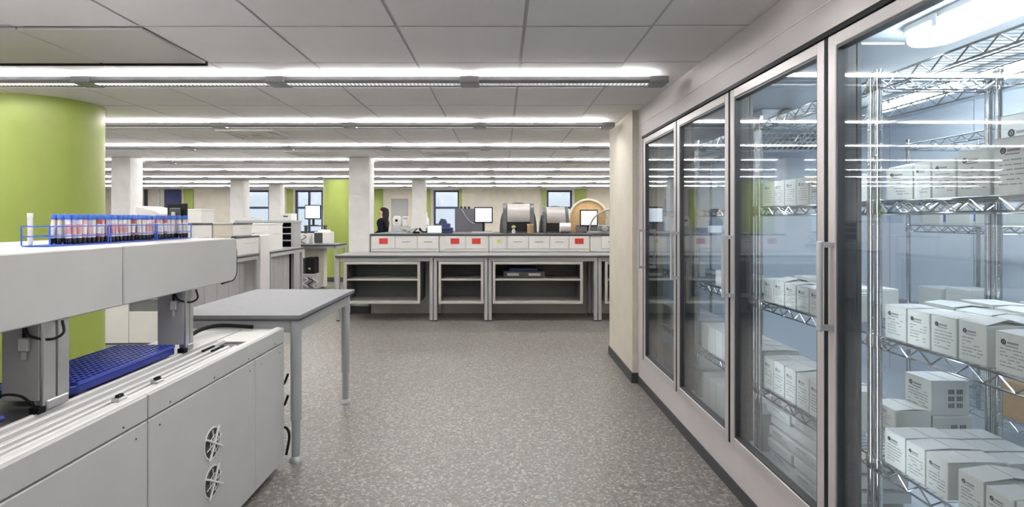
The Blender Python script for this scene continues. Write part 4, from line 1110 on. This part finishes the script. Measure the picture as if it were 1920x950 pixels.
# overhead beam
BX0, BX1, BZ0, BZ1 = -2.16, -1.40, 1.042, 1.262
rr = .055
def beam_panel(y0, y1, name, rounded=False):
    if rounded:
        poly = [(y0, BZ0), (y1-rr, BZ0)] + arc(y1-rr, BZ0+rr, rr, -PI/2, 0, 8)[1:] + arc(y1-.03, BZ1-.03, .03, 0, PI/2, 6) + [(y0, BZ1)]
        return MB().prism(poly, 'x', BX1-.02, BX1).build(name, 'machine_white', t, bevel=.004, smooth=False)
    return MB().box(BX1-.02, BX1, y0, y1, BZ0, BZ1).build(name, 'machine_white', t, bevel=.004)
beam_panel(-.4, .95, 'beam_panel'); beam_panel(.954, 2.042, 'beam_panel'); beam_panel(2.048, 2.92, 'beam_panel', True)
MB().box(BX0, BX1-.021, -.4, 2.89, BZ0+.004, BZ1-.0005).build('beam_body', 'machine_light', t, bevel=.01)
MB().tube([(BX1-.008, 2.78, BZ0-.004), (BX1-.008, 2.865, BZ0+.0)] + [(BX1-.008, a+.006, b) for a, b in arc(2.92-rr, BZ0+rr, rr+.002, -PI/2+.3, 0, 6)] + [(BX1-.008, 2.926, BZ1-.07), (BX1-.012, 2.918, BZ1-.02), (BX1-.02, 2.905, BZ1+.006)], .006, 8).build('edge_cable', 'black', t, smooth=True)
# support legs out of the picture carry the beam
MB().box(-2.10, -1.75, -.35, -.25, 0, BZ0+.003).build('beam_support', 'machine_grey', t)
# carriages hanging from the beam
for yy in (1.70, 2.47):
    d = .105 if yy < 2 else .06
    c = MB().box(-1.54, -1.424, yy, yy+d, .80, BZ0+.003).build('carriage_arm', 'machine_grey', t, bevel=.002)
    MB().box(-1.4235, -1.412, yy+.002, yy+d*.48, .775, BZ0+.002).build('front_rail', 'alu', c, bevel=.002)
    MB().box(-1.4235, -1.412, yy+d*.56, yy+d, .79, BZ0+.002).build('front_rail', 'alu', c, bevel=.002)
    MB().box(-1.45, -1.405, yy+.01, yy+d-.01, .7705, .799).build('gripper_head', 'alu', c, bevel=.003)
    for q in range(3): MB().box(-1.44+.012*q, -1.434+.012*q, yy-.018, yy+.008, .7655, .785).build('gripper_finger', 'black', c)
    MB().tube(cr([(-1.45, yy-.02, BZ0-.012), (-1.44, yy-.01, BZ0-.040), (-1.405, yy+.02, BZ0-.055), (-1.385, yy+.045, BZ0-.040), (-1.40, yy+.06, BZ0-.004)]), .0042, 8).build('hose', 'black', c, smooth=True)
    v = MB().box(-1.478, -1.448, yy-.016, yy-.0005, .955, .998).build('valve', 'alu', c, bevel=.004)
    MB().cyl((-1.463, yy-.008, .93), (-1.463, yy-.008, .955), .007, n=10).build('valve_nozzle', 'alu', v)
    MB().cyl((-1.463, yy-.008, .998), (-1.463, yy-.008, BZ0-.005), .005, n=8).build('valve_hose', 'black', v)
# blue connectors at the carriage foot
for q in range(4): MB().lathe([(.011, -.03), (.011, .025), (.006, .03)], (-1.53+.022*q, 1.56+.01*q, .775+.004*(q % 2)), 10, 'y').build('pneumatic_connector', 'blue_plastic', t, smooth=True)
MB().tube(cr([(-1.52, 1.58, .79), (-1.49, 1.63, .835), (-1.45, 1.66, .83), (-1.43, 1.69, .79)]), .004, 6).build('pneumatic_hose', 'black', t)
# cables at the far foot
for q in range(3):
    zz = [.42, .30, .14][q]
    MB().tube([(-1.235, MY1+.011, zz), (-1.21, MY1+.035, zz+.03), (-1.19, MY1+.03, zz+.08)] if q < 2 else
              cr([(-1.23, MY1+.011, .21), (-1.20, MY1+.03, .20), (-1.185, MY1+.035, .15), (-1.20, MY1+.03, .05)]), .007, 6).build('power_cable', 'black', t, smooth=True)

# blue sample rack lying on the deck
t = thing('sample_tray', 'dark blue perforated sample tray on the machine deck', 'tray', (-1.565, 2.15, .7655))
ax0, ax1, ay0, ay1, az0, az1 = -1.70, -1.445, 1.83, 2.44, .7655, .806
MB().prism([(ax0, ay0), (ax1-.04, ay0), (ax1, ay0+.05), (ax1, ay1), (ax0, ay1)], 'z', az0, az1-.012).build('tray_base', 'blue_plastic', t, bevel=.003)
gr = MB()
nx, ny = 10, 24
for k in range(nx+1):
    xx = ax0 + (ax1-ax0)*k/nx; gr.box(xx-.002, xx+.002, ay0+(.05 if k == nx else 0), ay1, az1-.0118, az1)
for k in range(ny+1):
    yy = ay0 + (ay1-ay0)*k/ny; gr.box(ax0, ax1 - (.04 if k == 0 else .015 if k == 1 else 0), yy-.002, yy+.002, az1-.0117, az1+.0004)
gr.build('well_grid', mat('blue_light', (0.05, 0.08, 0.42), .3), t)
for yy in (ay0+.1, ay1-.1): MB().box(ax0+.02, ax1-.02, yy-.02, yy+.02, .7505, .7654).build('tray_runner', 'machine_grey', t)

# blue wire tube racks and tubes on top of the beam
zt = BZ1 + .0006
racks = [(1.955, 2.245), (2.26, 2.55), (2.565, 2.845)]
rl = ['blue wire tube rack with an empty end, nearest the green column', 'middle blue wire tube rack of the three on the beam', 'blue wire tube rack at the rounded beam end']
def wire_rack(y0, y1, label):
    x0, x1 = -1.70, -1.60
    t = thing('tube_rack', label, 'tube rack', ((x0+x1)/2, (y0+y1)/2, zt), 'blue wire tube racks')
    MB().box(x0, x1, y0, y1, zt, zt+.004).build('base_plate', 'blue_wire', t)
    for z in (zt+.036, zt+.072):
        mb = MB().tube([(x0, y0, z), (x1, y0, z), (x1, y1, z), (x0, y1, z)], .0022, 6, True)
        mb.cyl(((x0+x1)/2, y0, z), ((x0+x1)/2, y1, z), .0018, n=5)
        n = int((y1-y0)/.024)
        for k in range(1, n): mb.cyl((x0, y0+(y1-y0)*k/n, z), (x1, y0+(y1-y0)*k/n, z), .0012, n=4)
        mb.build('wire_grid', 'blue_wire', t)
    for xx in (x0, x1):
        for yy in (y0, y1): MB().cyl((xx, yy, zt+.004), (xx, yy, zt+.075), .0026, n=6).build('upright', 'blue_wire', t)
for (a, b), l in zip(racks, rl): wire_rack(a, b, l)
def tube_proto(m):
    o = MB().lathe([(.005, 0), (.0075, .003), (.0082, .022)], (0, 0, 0), 10).build('sample_tube', 'black_gloss', smooth=True)
    MB().lathe([(.0082, .0225), (.0082, .092)], (0, 0, 0), 10).build('tube_body', m, o, smooth=True)
    MB().lathe([(.0085, .036), (.0085, .074)], (0, 0, 0), 10).build('barcode_label', 'tube_white' if m in ('tube_pink', 'tube_red', 'tube_cream') else 'tube_pink', o, smooth=True)
    MB().lathe([(.0098, .0925), (.0102, .108), (.007, .112)], (0, 0, 0), 10).build('cap', 'blue_cap', o, smooth=True)
    return o
protos = {m: tube_proto(m) for m in ('tube_pink', 'tube_cream', 'tube_white', 'tube_blue', 'tube_red')}
kind_lab = {'tube_pink': 'pink', 'tube_cream': 'cream', 'tube_white': 'white', 'tube_blue': 'pale blue', 'tube_red': 'dark red'}
rn = random.Random(3)
for ri, (y0, y1) in enumerate(racks):
    n = int((y1-y0)/.024)
    for c in range(n):
        yy = y0 + (y1-y0)*(c+.5)/n
        if ri == 0 and c < 4: continue
        for r in range(3):
            if rn.random() < .08: continue
            m = rn.choice(['tube_pink', 'tube_cream', 'tube_white', 'tube_blue', 'tube_cream', 'tube_white', 'tube_red'])
            o = copy_tree(protos[m])
            o.location = (-1.683+.033*r, yy, zt+.0046)
            o.rotation_euler = (rn.uniform(-.09, .09), rn.uniform(-.07, .07), 0)
            tag(o, '%s blue-capped tube, %s from the green column, %s line of %s' % (kind_lab[m].capitalize(), ORD[c], ['rear', 'middle', 'front'][r], ['first rack', 'middle rack', 'last rack'][ri]), 'sample tube', 'sample tubes on the beam')
for p in protos.values():
    for ch in list(p.children): bpy.data.objects.remove(ch)
    bpy.data.objects.remove(p)
t = thing('bare_tube', 'lone clear white tube in the empty rack end', 'sample tube', (-1.68, 1.968, zt+.0046))
MB().lathe([(.005, 0), (.008, .004), (.008, .10)], (-1.68, 1.968, zt+.0046), 10).build('tube_body', 'tube_white', t, smooth=True)
MB().lathe([(.0088, .1005), (.0088, .115)], (-1.68, 1.968, zt+.0046), 10).build('cap', 'paper', t, smooth=True)
